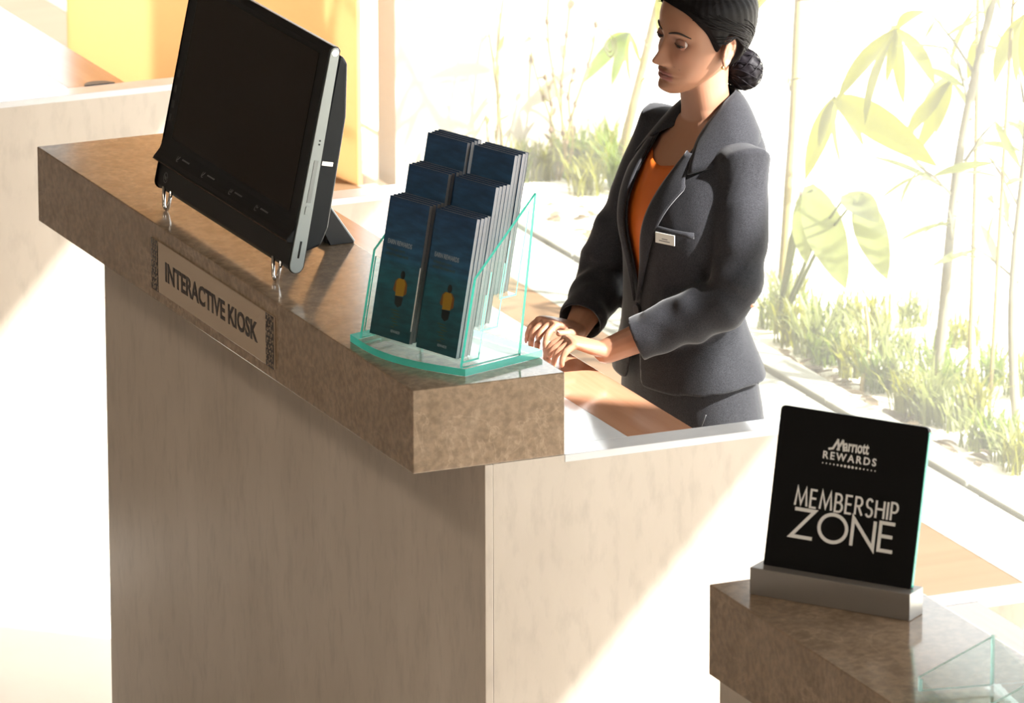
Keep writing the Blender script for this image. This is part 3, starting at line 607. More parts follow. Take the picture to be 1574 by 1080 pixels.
# ears
for s_ in (1, -1):
    em = HM_ @ Matrix.Translation((-.010, s_*.0705, -.016)) @ Matrix.Rotation(s_*R(20), 4, 'Z') @ Matrix.Rotation(R(-12), 4, 'Y')
    q = MB(); q.sphere((0, 0, 0), (.0165, .0050, .030), 18, 12); q.v = [(p[0]*(1.0 if p[2] > 0 else 0.72+0.28*(1+p[2]/.03)), p[1], p[2]) for p in q.v]
    q.xf(em); body.add(q.v, q.f)
    hx = [(-.0145*math.cos(R(a))*(1 if math.sin(R(a)) > -0.2 else .8), s_*(.0045+.0015*math.sin(R(a))), .0005+.0285*math.sin(R(a))) for a in range(-75, 200, 14)]
    q = MB(); q.tube(hx, [.0034+.0006*math.sin(i) for i in range(len(hx))], 8, True); q.xf(em); body.add(q.v, q.f)
    q = MB(); q.sphere((.0015, s_*.003, -.0255), (.0075, .0042, .0085), 10, 8); q.xf(em); body.add(q.v, q.f)
    q = MB(); q.sphere((.0125, s_*.0025, -.006), (.0042, .004, .007), 10, 8); q.xf(em); body.add(q.v, q.f)
def Z(z): return z-ZF
def ell_rings(rows, n=40, side=0.0):
    out = []
    for (z, cf, w, F, B) in rows:
        out.append([(cf+(F if math.cos(a) > 0 else B)*math.copysign(abs(math.cos(a))**0.9, math.cos(a)), side*max(0, (z-1.36)/.12)+w*math.copysign(abs(math.sin(a))**0.9, math.sin(a)), Z(z)) for a in [2*math.pi*i/n for i in range(n)]])
    return out
# neck and trunk
body.rings(ell_rings([(1.32, -.026, .066, .050, .055), (1.36, -.024, .055, .045, .050), (1.39, -.016, .0440, .042, .047), (1.43, -.008, .0415, .042, .047), (1.47, -.004, .041, .041, .051), (1.50, -.004, .038, .034, .056)], side=.012))
TORSO = [(.80, .016, .168, .098, .118), (.90, .020, .162, .097, .112), (.98, .024, .142, .092, .092), (1.04, .024, .130, .093, .084), (1.11, .018, .134, .103, .088), (1.18, .010, .142, .118, .096), (1.23, .004, .145, .112, .102), (1.28, -.006, .143, .092, .102), (1.32, -.014, .134, .068, .094), (1.352, -.020, .104, .053, .078), (1.376, -.022, .070, .047, .066)]
body.rings(ell_rings([(z, c, w-.012-.016*max(0, min(1, (1.04-z)/.1)), F-.010-.014*max(0, min(1, (1.04-z)/.1)), B-.012-.014*max(0, min(1, (1.04-z)/.1))) for z, c, w, F, B in TORSO[:-2]]+[(1.348, -.020, .092, .047, .066), (1.368, -.022, .060, .043, .056)]))
SH = {1: Vector((-.018, .128, Z(1.308))), -1: Vector((-.018, -.132, Z(1.322)))}
EL = {1: Vector((.010, .168, Z(1.066))), -1: Vector((.070, -.205, Z(1.030)))}
WR = {1: Vector((.220, .046, Z(.962))), -1: Vector((.196, -.104, Z(.964)))}
for s_ in (1, -1):
    body.tube([SH[s_]+Vector((0, -s_*.03, -.01)), SH[s_], SH[s_].lerp(EL[s_], .5), EL[s_], EL[s_].lerp(WR[s_], .35), EL[s_].lerp(WR[s_], .8), WR[s_]], [.045, .046, .040, .036, .037, .027, .0235], 14, True)
# legs and feet
for s_ in (1, -1):
    body.tube([(0, s_*.085, Z(.84)), (.0, s_*.088, Z(.70)), (.005, s_*.080, Z(.38)), (-.01, s_*.078, Z(.20)), (-.03, s_*.075, Z(-.02))], [.066, .070, .050, .048, .033], 14, True)
    body.tube([(-.035, s_*.075, Z(-.03)), (.02, s_*.078, Z(-.07)), (.11, s_*.085, Z(-.095))], [.030, .028, .018], 10, True)
# hands
def hand(wr, tip, s_, fing, thumb_out, sc=0.92):
    d = (tip-wr); L0 = d.length; x = d.normalized(); zax = Vector((0, 0, 1)); yth = zax.cross(x).normalized()*(-s_)   # thumb side: towards the body's midline
    zax = x.cross(yth)*(1 if x.cross(yth).z > 0 else -1)
    m = Matrix(((x.x, yth.x, zax.x, wr.x), (x.y, yth.y, zax.y, wr.y), (x.z, yth.z, zax.z, wr.z), (0, 0, 0, 1))) @ Matrix.Scale(sc, 4)
    q = MB(); n = 16; rows = [(-.012, .0225, .0175, 0), (.012, .026, .0155, .001), (.04, .034, .0145, .002), (.065, .0385, .0125, .003), (.082, .038, .0105, .003), (.091, .034, .007, .002)]
    q.rings([[(xx, w*math.copysign(abs(math.cos(a))**.8, math.cos(a)), zc+t*math.copysign(abs(math.sin(a))**.8, math.sin(a))) for a in [2*math.pi*i/n for i in range(n)]] for xx, w, t, zc in rows])
    nails = []
    for k, (yy, ln, sp) in enumerate(((.0290, .066, 7), (.0098, .073, 2.5), (-.0096, .069, -2.5), (-.0285, .054, -8))):
        p = Vector((.080, yy, .002)); a = -fing[0]-1.5*k; pts = [p-Vector((.02, 0, 0)), p]; di = None
        for j, fr in enumerate((.46, .30, .24)):
            for h_ in range(3):
                a -= fing[1+j]/3; di = Vector((math.cos(R(a))*math.cos(R(sp)), math.sin(R(sp)), math.sin(R(a)))); p = p+di*(ln*fr/3); pts.append(p)
        q.tube(pts, [.0082, .0082]+[.0078, .0075, .0077, .0074, .0070, .0070, .0067, .0062, .0053], 10, True)
        q.sphere(pts[4], (.0080, .0077, .0079), 10, 8)
        nu = Vector((-di.z, 0, di.x)).normalized(); nails.append((p, di, nu))
    p0 = Vector((.010, .020, -.001)); t1 = Vector((.040, .020+thumb_out*.026, -.006)); t2 = Vector((.066, .020+thumb_out*.036, -.010)); t3 = Vector((.086, .020+thumb_out*.034, -.013))
    q.tube([p0, t1, t2, t3], [.0145, .0115, .0095, .0070], 10, True)
    nails.append((t3, (t3-t2).normalized(), Vector((0, .5, .85)).normalized()))
    q.xf(m); body.add(q.v, q.f)
    out = []
    for p, di, nu in nails:
        w = di.cross(nu).normalized(); c = p+nu*.0052+di*.0015
        out.append([m @ (c+di*(.0062*math.cos(a))+w*(.0046*math.sin(a))+nu*(.0012-.0016*abs(math.sin(a)))) for a in [2*math.pi*i/10 for i in range(10)]])
    return out
nails = hand(WR[1], WR[1]+Vector((.10, -.020, .034)), 1, (22, 26, 34, 24), 0.75, 0.90) + hand(WR[-1], WR[-1]+Vector((.10, .016, .036)), -1, (24, 30, 36, 24), 0.8, 0.88)
def fuse(name, b_, m, voxel, smooth_it, parent):
    o = b_.build(name, m, None, True); md = o.modifiers.new('remesh', 'REMESH'); md.mode = 'VOXEL'; md.voxel_size = voxel; md.use_smooth_shade = True
    if smooth_it: sm = o.modifiers.new('smooth', 'SMOOTH'); sm.factor = 0.5; sm.iterations = smooth_it
    bpy.context.view_layer.update(); me = bpy.data.meshes.new_from_object(o.evaluated_get(bpy.context.evaluated_depsgraph_get()))
    o.modifiers.clear(); old = o.data; o.data = me; bpy.data.meshes.remove(old); me.name = name
    if not me.materials: me.materials.append(m)
    me.polygons.foreach_set('use_smooth', [True]*len(me.polygons)); o.parent = parent; return o
def getco(me): co = np.empty(len(me.vertices)*3); me.vertices.foreach_get('co', co); return co.reshape(-1, 3)
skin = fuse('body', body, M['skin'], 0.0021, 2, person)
me = skin.data; co = getco(me); Hi = np.array(HM_.inverted()); hc = co @ Hi[:3, :3].T + Hi[:3, 3]
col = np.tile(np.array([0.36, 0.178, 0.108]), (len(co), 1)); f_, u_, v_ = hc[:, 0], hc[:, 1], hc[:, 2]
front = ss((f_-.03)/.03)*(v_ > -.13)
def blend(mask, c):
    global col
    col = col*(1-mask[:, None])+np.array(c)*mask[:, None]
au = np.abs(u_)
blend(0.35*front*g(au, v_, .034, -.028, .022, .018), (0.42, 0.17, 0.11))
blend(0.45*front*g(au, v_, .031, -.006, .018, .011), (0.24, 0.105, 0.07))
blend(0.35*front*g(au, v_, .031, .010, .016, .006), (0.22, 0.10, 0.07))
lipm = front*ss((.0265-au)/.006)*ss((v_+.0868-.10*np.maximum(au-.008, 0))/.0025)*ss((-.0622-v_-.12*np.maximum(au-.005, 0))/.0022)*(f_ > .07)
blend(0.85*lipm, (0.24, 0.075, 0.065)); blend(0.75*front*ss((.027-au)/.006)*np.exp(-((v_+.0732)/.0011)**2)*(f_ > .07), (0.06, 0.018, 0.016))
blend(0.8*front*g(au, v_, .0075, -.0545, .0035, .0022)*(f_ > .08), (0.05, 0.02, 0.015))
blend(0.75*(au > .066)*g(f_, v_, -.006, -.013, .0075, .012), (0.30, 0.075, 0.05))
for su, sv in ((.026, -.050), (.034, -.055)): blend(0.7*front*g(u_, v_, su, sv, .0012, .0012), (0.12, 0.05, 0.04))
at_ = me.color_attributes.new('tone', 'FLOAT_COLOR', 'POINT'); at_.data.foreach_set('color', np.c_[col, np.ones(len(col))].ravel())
b_ = MB()
for q in nails: b_.add(q, [tuple(range(10))])
b_.build('fingernails', M['nail'], person, True)
# eyes, lids, lashes, brows
for s_ in (1, -1):
    ec = Vector((.0672, s_*.0315, .000)); r = .0122
    gz = (Vector((1, 0.12, -0.22))).normalized(); a1 = gz.orthogonal().normalized(); a2 = gz.cross(a1)
    b_ = MB(); v = []; F = []; mi = []; nth = [0, 8, 14, 20, 26, 31, 40, 55, 75, 100, 130, 160]; n = 24
    v.append(ec+gz*r)
    for t in nth[1:]:
        for k in range(n): v.append(ec+(gz*math.cos(R(t))+(a1*math.cos(2*math.pi*k/n)+a2*math.sin(2*math.pi*k/n))*math.sin(R(t)))*r*(1.02 if t < 32 else 1))
    for k in range(n): F.append((0, 1+k, 1+(k+1) % n)); mi.append(2)
    for j in range(len(nth)-2):
        for k in range(n): F.append((1+j*n+k, 1+(j+1)*n+k, 1+(j+1)*n+(k+1) % n, 1+j*n+(k+1) % n)); mi.append(2 if nth[j+1] < 13 else (1 if nth[j+1] < 31 else 0))
    b_.v = [tuple(HM_ @ p) for p in v]; b_.f = F; b_.m = mi
    eye = b_.build('eye', [M['eyewhite'], M['iris'], M['black']], person, True)
    def lid(e_of, far, name, rr):
        b_ = MB(); az = np.linspace(-78, 78, 27); rows = []
        for t in np.linspace(0, 1, 9):
            row = []
            for a in az:
                e = e_of(a)+(far-e_of(a))*t; ra = rr
                row.append(HM_ @ (ec+Vector((math.cos(R(e))*math.cos(R(a))*ra, math.cos(R(e))*math.sin(R(a))*ra*1.06, math.sin(R(e))*ra))))
            rows.append(row)
        n = len(az); b_.add([p for r_ in rows for p in r_], [(j*n+i, j*n+i+1, (j+1)*n+i+1, (j+1)*n+i) for j in range(8) for i in range(n-1)])
        o = b_.build(name, M['lidskin'], person, True); md = o.modifiers.new('t', 'SOLIDIFY'); md.thickness = 0.0009; md.offset = -1
        return rows[0]
    if 'lidskin' not in M: M['lidskin'] = mat('eyelid_skin', (0.24, 0.105, 0.068), 0.45)
    top = lid(lambda a: 11*math.cos(R(a*1.15))-8, 85, 'eyelid', .0136); bot = lid(lambda a: -20*math.cos(R(a*1.15))-5, -85, 'eyelid', .0133)
    b_ = MB(); b_.tube([p+ (HM_.to_3x3() @ Vector((.0006, 0, -.0002))) for p in top[2:-2]], .00085, 6); b_.build('eyelashes', M['brow'], person, True)
    b_ = MB(); pts = []; us = np.linspace(.0125, .052, 14); vb = spline([.0125, .028, .042, .052], [.0185, .0245, .0235, .0175], us)
    for u1, v1 in zip(us, vb): pts.append(HM_ @ Vector((float(facef(np.array([s_*u1]), np.array([v1]))[0])+.0004, s_*u1, v1)))
    b_.tube(pts, [.0009+.0012*math.sin(math.pi*min(1, (i+1.2)/14.5))**.8 for i in range(14)], 8, True, 1.0); b_.build('eyebrow', M['brow'], person, True)
# hair cap
def hairline(deg): return spline([0, 22, 42, 58, 70, 78, 86, 92, 100, 110, 120, 132, 150, 180], [.0725, .070, .060, .042, .020, -.004, -.012, .012, .014, .000, -.035, -.066, -.078, -.080], np.abs(deg))
tv = np.linspace(0, 1, 46); tt = np.concatenate([np.linspace(-math.pi, math.pi, 141)])[:-1]; rows = []
for t in tv:
    vh = hairline(np.degrees(tt)); v = vh+(0.1095-vh)*t; off = .001+.0105*ss((v-vh)/.020)+.006*ss((v-.03)/.05)
    f, u, vv = headpt(tt, v, 0.0, False)
    # strands: slight waves running back
    off = off+.0007*np.sin(tt*37+v*60)*ss((v-vh)/.02)
    nrm = np.stack([np.cos(tt)*.8, np.sin(tt), np.clip((v-.03)/.08, 0, 1)*1.2], 1); nrm /= np.linalg.norm(nrm, axis=1)[:, None]
    p = np.stack([f, u, vv], 1)+nrm*off[:, None]; rows.append([HM_ @ Vector(q) for q in p])
b_ = MB(); b_.rings(rows, False); b_.f.append(tuple(range((len(rows)-1)*140, len(rows)*140))); b_.m.append(0)
hair = b_.build('hair', M['hair'], person, True)
# parting-less strands swept back towards the bun
b_ = MB()
for k in range(64):
    th = RNG.uniform(20, 175)*(1 if k % 3 else -1); v0 = float(hairline(th))+RNG.uniform(.004, .05); pts = []
    for j in range(9):
        t = j/8; a = R(th+(math.copysign(172, th)-th)*t); v = max(v0+(-.060-v0)*t**1.3, float(hairline(np.degrees(a)))+.004)
        f, u, vv = headpt(np.array([a]), np.array([v]), .0125+.006*float(ss((v-.03)/.05)), False); pts.append(HM_ @ Vector((f[0], u[0], vv[0])))
    b_.tube(pts, [.0006]+[.0013]*7+[.0006], 5)
so = b_.build('hair_strands', M['hair'], person, True); so['kind'] = 'stuff'
# bun with net
bc = Vector((-.094, .010, -.092)); b_ = MB(); n = 48; rg = []
for j in range(25):
    ph = math.pi*(0.03+.94*j/24); rw = []
    for i in range(n):
        a = 2*math.pi*i/n; rr = 1+.035*math.sin(7*a+9*ph)+.03*math.sin(13*ph-5*a)
        rw.append(HM_ @ (bc+Vector((-.035*math.cos(ph), .043*rr*math.sin(ph)*math.cos(a), .041*rr*math.sin(ph)*math.sin(a)))))
    rg.append(rw)
b_.rings(rg, True); bun = b_.build('hair_bun', M['net'], person, True)
b_ = MB()
for k in range(22):
    pts = []
    for j in range(13):
        ph = math.pi*(.08+.84*j/12); a = 2*math.pi*k/22+1.6*(j/12)*(1 if k % 2 else -1)
        pts.append(HM_ @ (bc+Vector((-.0365*math.cos(ph), .0455*math.sin(ph)*math.cos(a), .0435*math.sin(ph)*math.sin(a)))))
    b_.tube(pts, .0011, 5)
so = b_.build('bun_net', M['net'], bun, True); so['kind'] = 'stuff'
b_ = MB(); b_.sphere(HM_ @ Vector((.002, .0775, -.046)), .0034, 10, 8); b_.build('earring', M['gold'], person, True)

# clothes ---------------------------------------------------------
def tors(th, z, off):
    zz = [r[0] for r in TORSO]; c = spline(zz, [r[1] for r in TORSO], z); w = spline(zz, [r[2] for r in TORSO], z)+off; F = spline(zz, [r[3] for r in TORSO], z)+off; B = spline(zz, [r[4] for r in TORSO], z)+off
    co_, si = np.cos(th), np.sin(th)
    return c+np.where(co_ > 0, F, B)*np.sign(co_)*np.abs(co_)**.9, w*np.sign(si)*np.abs(si)**.9
def chest(l, z, off=0.0):
    """front surface of the jacket at sideways l and height z"""
    w = float(spline([r[0] for r in TORSO], [r[2] for r in TORSO], z))+off; t = math.asin(max(-1, min(1, math.copysign((abs(l)/w)**(1/.9), l)))); f, _ = tors(np.array([t]), np.array([z]), off); return Vector((float(f[0]), l, Z(z)))
jk = MB(); zs = np.linspace(.838, 1.372, 46); th = np.linspace(0, 2*math.pi, 57)[:-1]; rg = []
for z in zs:
    fl = .010*ss((1.02-z)/.16); f, l_ = tors(th, np.full_like(th, z), .006+fl); rg.append([(a, b2, Z(z)) for a, b2 in zip(f, l_)])
jk.rings(rg, True)
CUFF = {1: .76, -1: .84}; CP = {}
for s_ in (1, -1):
    cu = EL[s_].lerp(WR[s_], CUFF[s_]); CP[s_] = (cu, (WR[s_]-EL[s_]).normalized())
    jk.tube([SH[s_]+Vector((0, -s_*.05, -.005)), SH[s_]+Vector((0, s_*.008, .0)), SH[s_].lerp(EL[s_], .3), SH[s_].lerp(EL[s_], .65), EL[s_]+Vector((.004, -s_*.004, .024)), EL[s_].lerp(cu, .15)+Vector((0, 0, .000)), EL[s_].lerp(cu, .5), EL[s_].lerp(cu, .8), cu, cu+CP[s_][1]*.012],
            [.044, .055, .056, .054, .054, .053, .049, .045, .043, .043], 20, False)
jacket = fuse('jacket', jk, M['suit'], 0.0042, 14, person)
me = jacket.data; co = getco(me); nr = np.empty(len(me.vertices)*3); me.vertices.foreach_get('normal', nr); nr = nr.reshape(-1, 3); disp = np.zeros(len(co))
for s_ in (1, -1):
    for (A_, B_, amp, fr) in ((SH[s_], EL[s_], .0030, 44), (EL[s_], CP[s_][0], .0027, 58)):
        A_, B_ = np.array(A_), np.array(B_); ax = (B_-A_)/np.linalg.norm(B_-A_); rel = co-A_; t = rel @ ax; L_ = np.linalg.norm(B_-A_); rad = np.linalg.norm(rel-np.outer(t, ax), axis=1)
        near = ss((.075-rad)/.02)*ss(t/.06+.3)*ss((L_-t)/.05+.4)
        if A_[2] > B_[2]+.15: near = near*ss((t-.10)/.12)
        ph = rel @ np.cross(ax, [0.2, 0.1, 1]); disp += near*amp*(np.sin(t*fr*1.5+ph*62+s_)+.7*np.sin(t*fr*1.9-ph*70+2))*.62*(.6+.8*np.sin(t*23+ph*30)**2)
for i in range(len(co)):
    p = co[i]; disp[i] += .0022*noise.noise(Vector((p[0]*9, p[1]*9, p[2]*5)))+.0016*noise.noise(Vector((p[0]*26, p[1]*26, p[2]*14)))
co2 = co+nr*disp[:, None]; me.vertices.foreach_set('co', co2.ravel()); me.update()
# openings: neckline V, hem cut-away, cuffs, underside
bm = bmesh.new(); bm.from_mesh(me); dele = []
ZB = Z(1.035); ZT = Z(1.385)
for fc in bm.faces:
    c = fc.calc_center_median(); k = False
    
    if c.x > 0.0 and c.z > ZB and c.z <= ZT+.02 and -.076*(c.z-ZB)/(ZT-ZB) < c.y < .074*(c.z-ZB)/(ZT-ZB) and c.x > chest(max(-.1, min(.1, c.y)), min(1.36, c.z+ZF)).x-.03: k = True
    if c.z > Z(1.362) and abs(c.y) < .072: k = True
    if c.x > .02 and c.z < ZB and abs(c.y+.004) < .030*((ZB-c.z)/.17)**1.3 and c.x > .06 and abs(c.y) < .06 and c.x < .16: k = True
    if c.z < Z(.893-.014*max(0, c.x/.11)): k = True
    for s_ in (1, -1):
        if (c-CP[s_][0]).length < .07 and (c-CP[s_][0]).dot(CP[s_][1]) > .0035: k = True
    if k: dele.append(fc)
bmesh.ops.delete(bm, geom=dele, context='FACES'); loose = [v for v in bm.verts if not v.link_faces]; bmesh.ops.delete(bm, geom=loose, context='VERTS')
BV = [(v, [e.other_vert(v) for e in v.link_edges if e.is_boundary]) for v in bm.verts if v.is_boundary]
for it in range(14):
    new = [(v, v.co.lerp((sum((q.co for q in nb), Vector())/len(nb)), .5)) for v, nb in BV if nb]
    for v, c in new: v.co = c
bm.to_mesh(me); bm.free(); me.update()
sd_ = jacket.modifiers.new('cloth', 'SOLIDIFY'); sd_.thickness = .0028; sd_.offset = -1
# blouse: front panel under the jacket
b_ = MB(); nu, nv = 27, 40; vv_ = []
for j in range(nv):
    for i in range(nu):
        l_ = -.088+.176*i/(nu-1); zt = 1.286+.022*(abs(l_)/.088)**1.2; z = .965+(zt-.965)*j/(nv-1)
        p = chest(l_, z, -.0045); p.x += .0030*math.sin(l_*75+j*.25)*ss((j-14)/18)+.004*math.exp(-((z-zt+.012)/.012)**2); vv_.append(p)
b_.add(vv_, [(j*nu+i, j*nu+i+1, (j+1)*nu+i+1, (j+1)*nu+i) for j in range(nv-1) for i in range(nu-1)])
bl = b_.build('blouse', M['orange'], person, True); sd_ = bl.modifiers.new('cloth', 'SOLIDIFY'); sd_.thickness = .002
# lapels: strips lying on the jacket front
LP = [((.003, 1.035), (.006, 1.034)), ((.013, 1.09), (.032, 1.10)), ((.026, 1.15), (.060, 1.163)), ((.040, 1.22), (.086, 1.232)), ((.048, 1.262), (.101, 1.266)), ((.051, 1.276), (.092, 1.278)), ((.060, 1.325), (.078, 1.322))]
tp = [0, .18, .38, .62, .78, .84, 1]
for s_ in (1, -1):
    b_ = MB(); V_ = []; ns, nw = 34, 8
    for q in range(ns+1):
        t = q/ns; A_ = np.array([np.interp(t, tp, [p[0][k] for p in LP]) for k in (0, 1)]); C_ = np.array([np.interp(t, tp, [p[1][k] for p in LP]) for k in (0, 1)])
        for i in range(nw+1):
            w = i/nw; z = A_+(C_-A_)*w; p = chest(s_*z[0], min(z[1], 1.345), .006); p.x += .0045+.0035*math.sin(math.pi*w); V_.append(p)
    n = nw+1; b_.add(V_, [(q*n+i, q*n+i+1, (q+1)*n+i+1, (q+1)*n+i) for q in range(ns) for i in range(nw)])
    o = b_.build('lapel', M['suit'], person, True); md = o.modifiers.new('cloth', 'SOLIDIFY'); md.thickness = .003; md.offset = 0
# collar: turned-down band around the neck
b_ = MB(); V_ = []; n = 9; angs = np.linspace(-128, 128, 49)
for a in angs:
    aa = R(180-a); t = abs(a)/128
    inn = Vector((-.020+.052*math.cos(aa)*(1.0 if abs(a) < 90 else 1.0+.34*(abs(a)-90)/38), .050*math.sin(aa)*(1+.10*t)+.004, Z(1.420-.074*t**4)))
    th_ = aa; zo = 1.352-.052*t**1.6
    fo, lo_ = tors(np.array([th_]), np.array([zo]), .007); out = Vector((float(fo[0]), float(lo_[0]), Z(zo)))
    if abs(a) > 100: out = out.lerp(chest(math.copysign(.094, -math.sin(R(-a))), 1.290, .014), (abs(a)-100)/28)
    for i in range(n):
        q = i/(n-1); p = inn.lerp(out, q); p.z += .014*math.sin(math.pi*q)*(1-.3*t); V_.append(p)
b_.add(V_, [(j*n+i, j*n+i+1, (j+1)*n+i+1, (j+1)*n+i) for j in range(len(angs)-1) for i in range(n-1)])
cl = b_.build('collar', M['suit'], person, True); md = cl.modifiers.new('cloth', 'SOLIDIFY'); md.thickness = .003; md.offset = 0
# buttons, pocket welt, name badge
p = chest(-.002, 1.018, .008); b_ = MB(); b_.tube([p+Vector((-.004, 0, 0)), p+Vector((.004, 0, 0))], .0098, 16); b_.build('button', M['button'], person, bevel=.001)
b_ = MB(); pts = [chest(.052+.078*t, 1.196-.008*t, .0095) for t in np.linspace(0, 1, 9)]
b_.add([q+Vector((.002*k, 0, d)) for d in (0, -.011) for k in (0,) for q in pts], [(i, i+1, 9+i+1, 9+i) for i in range(8)]); w_ = b_.build('breast_pocket_welt', M['suit'], person, True); md = w_.modifiers.new('cloth', 'SOLIDIFY'); md.thickness = .003; md.offset = 0
p = chest(.072, 1.174, .013); q = chest(.108, 1.172, .013); e = (q-p).normalized(); nn = e.cross(Vector((0, 0, 1))); nn = nn if nn.x > 0 else -nn
BM_ = Matrix(((e.x, 0, nn.x, p.x), (e.y, 0, nn.y, p.y), (e.z, 1, nn.z, p.z-.010), (0, 0, 0, 1)))
b_ = MB(); b_.box(0, (q-p).length, 0, .020, 0, .002); b_.xf(BM_); bd = b_.build('name_badge', M['badge'], person, bevel=.0006)
for k, (x0, x1, y0) in enumerate(((.014, .026, .0085), (.008, .031, .0045))):
    b_ = MB(); b_.box(x0, x1, y0, y0+.0016, .0019, .0023); b_.xf(BM_); b_.build('badge_print', M['greyprint'], bd)
# trousers and shoes
tr = MB(); tr.rings(ell_rings([(.97, .022, .140, .090, .094), (.94, .020, .148, .092, .100), (.88, .018, .160, .098, .114), (.82, .014, .168, .102, .120), (.76, .010, .168, .100, .116), (.70, 0, .155, .088, .098)]))
for s_ in (1, -1):
    tr.tube([(0, s_*.080, Z(.80)), (0, s_*.088, Z(.70)), (.008, s_*.088, Z(.38)), (-.004, s_*.086, Z(.15)), (-.012, s_*.084, Z(-.06))], [.092, .090, .068, .064, .066], 20, False)
    sh = MB(); sh.tube([(-.065, s_*.078, FZ-ZF+.035), (-.02, s_*.08, FZ-ZF+.034), (.06, s_*.085, FZ-ZF+.030), (.14, s_*.09, FZ-ZF+.020)], [.030, .036, .037, .020], 14, True, .8); sh.v = [(p[0], p[1], max(p[2], .003)) for p in sh.v]
    sh.box(-.085, -.045, s_*.078-.02, s_*.078+.02, 0.001, .03); sh.build('shoe', M['black'], person, True)
fuse('trousers', tr, M['suit'], 0.006, 4, person)
b_ = MB(); pts = []
for t in np.linspace(0, 1, 8):
    f, l_ = tors(np.array([R(62-22*t)]), np.array([.845-.11*t]), .004); pts.append(Vector((float(f[0]), float(l_[0]), Z(.845-.11*t))))
b_.tube(pts, .0014, 5); b_.build('pocket_seam', M['button'], person, True)

# ------------------------------------------------------------------ garden plants
def leaf_mesh(name, m, wr=0.16, droop=0.18, n=7):
    """unit-length leaf along +x, folded along the midrib, drooping in -z"""
    v = []; f = []
    for i in range(n+1):
        t = i/n; w = wr*0.5*(math.sin(math.pi*min(1, t*0.92+0.06))**0.85)*(1 if i < n else 0.05); z = -droop*t*t
        v += [(t, -w, z+w*0.35), (t, 0, z), (t, w, z+w*0.35)]
    for i in range(n):
        a = 3*i; f += [(a, a+1, a+4, a+3), (a+1, a+2, a+5, a+4)]
    me = bpy.data.meshes.new(name); me.from_pydata(v, [], f); me.materials.append(m); me.polygons.foreach_set('use_smooth', [True]*len(f)); return me
LM = {'yel': leaf_mesh('leaf', M['leafyel'], 0.17), 'green': leaf_mesh('leaf', M['leafgreen'], 0.17), 'pale': leaf_mesh('leaf', M['leafpale'], 0.15), 'big': leaf_mesh('leaf', M['leafpale'], 0.30, 0.1, 9), 'dry': leaf_mesh('leaf', M['leafdry'], 0.42, 0.12, 5)}
def leaf(kind, a, b, parent, twist=None):
    a, b = Vector(a), Vector(b); d = b-a; o = bpy.data.objects.new('leaf', LM[kind]); COL.objects.link(o)
    o.rotation_mode = 'QUATERNION'; q = d.to_track_quat('X', 'Z'); 
    from mathutils import Quaternion
    o.rotation_quaternion = q @ Quaternion((1, 0, 0), RNG.uniform(-.9, .9) if twist is None else twist); o.scale = (d.length,)*3
    o.location = a-parent.location; o.parent = parent; return o
CANES = [[[2.875, 5.437, -0.14], [2.915, 5.265, 0.39], 0.013, "cane"], [[2.672, 4.041, -0.14], [2.712, 4.041, 0.668], 0.011, "cane"], [[2.717, 3.325, -0.14], [2.757, 3.254, 0.365], 0.014, "trunk"], [[2.815, 3.068, -0.14], [2.855, 3.135, 0.274], 0.012, "trunk"], [[2.606, 3.417, -0.14], [2.646, 3.513, 0.046], 0.006, "cane"], [[2.841, 3.342, -0.14], [2.881, 3.423, 0.689], 0.006, "cane"], [[2.779, 3.131, -0.14], [2.819, 3.13, 0.851], 0.005, "cane"]]
CLUST = [[0, [2.925, 5.454, 0.262], [[2.899, 5.668, 0.12], [2.929, 5.578, 0.116], [2.912, 5.466, 0.104], [2.935, 5.408, 0.193], [2.938, 5.637, 0.204]]], [1, [2.722, 3.513, 0.709], [[2.679, 3.747, 0.536], [2.673, 3.655, 0.482], [2.756, 3.568, 0.528], [2.698, 3.264, 0.672], [2.695, 3.304, 0.841], [2.772, 3.78, 0.622], [2.719, 3.564, 0.58]]], [1, [2.722, 3.834, 0.472], [[2.756, 4.057, 0.259], [2.72, 3.857, 0.303], [2.736, 3.703, 0.397], [2.687, 3.353, 0.471], [2.735, 3.964, 0.345]]], [5, [2.891, 3.564, 0.555], [[2.928, 3.964, 0.377], [2.893, 3.712, 0.367], [2.915, 3.682, 0.423], [2.908, 3.469, 0.504], [2.847, 3.712, 0.407]]], [6, [2.829, 3.068, 0.832], [[2.855, 3.312, 0.657], [2.838, 3.192, 0.659], [2.809, 3.081, 0.663]]], [1, [2.722, 4.1, 0.445], [[2.675, 4.11, 0.366], [2.759, 4.085, 0.461]]], [5, [2.891, 3.442, 0.684], [[2.888, 3.511, 0.732], [2.913, 3.403, 0.737], [2.929, 3.545, 0.579]]]]
clab = ['leaning orange-yellow cane behind the woman\'s face, drooping green leaves', 'pale yellow bamboo just right of the woman with large drooping leaf sprays', 'leaning pale trunk right of centre in the garden bed', 'upright pale trunk near the right frame edge', 'thin reddish cane rising from the bed beside the kerb', 'slim pale cane with fanned leaves between the two trunks', 'slim yellow cane nearest the right edge with leaves at its top']
cobj = []
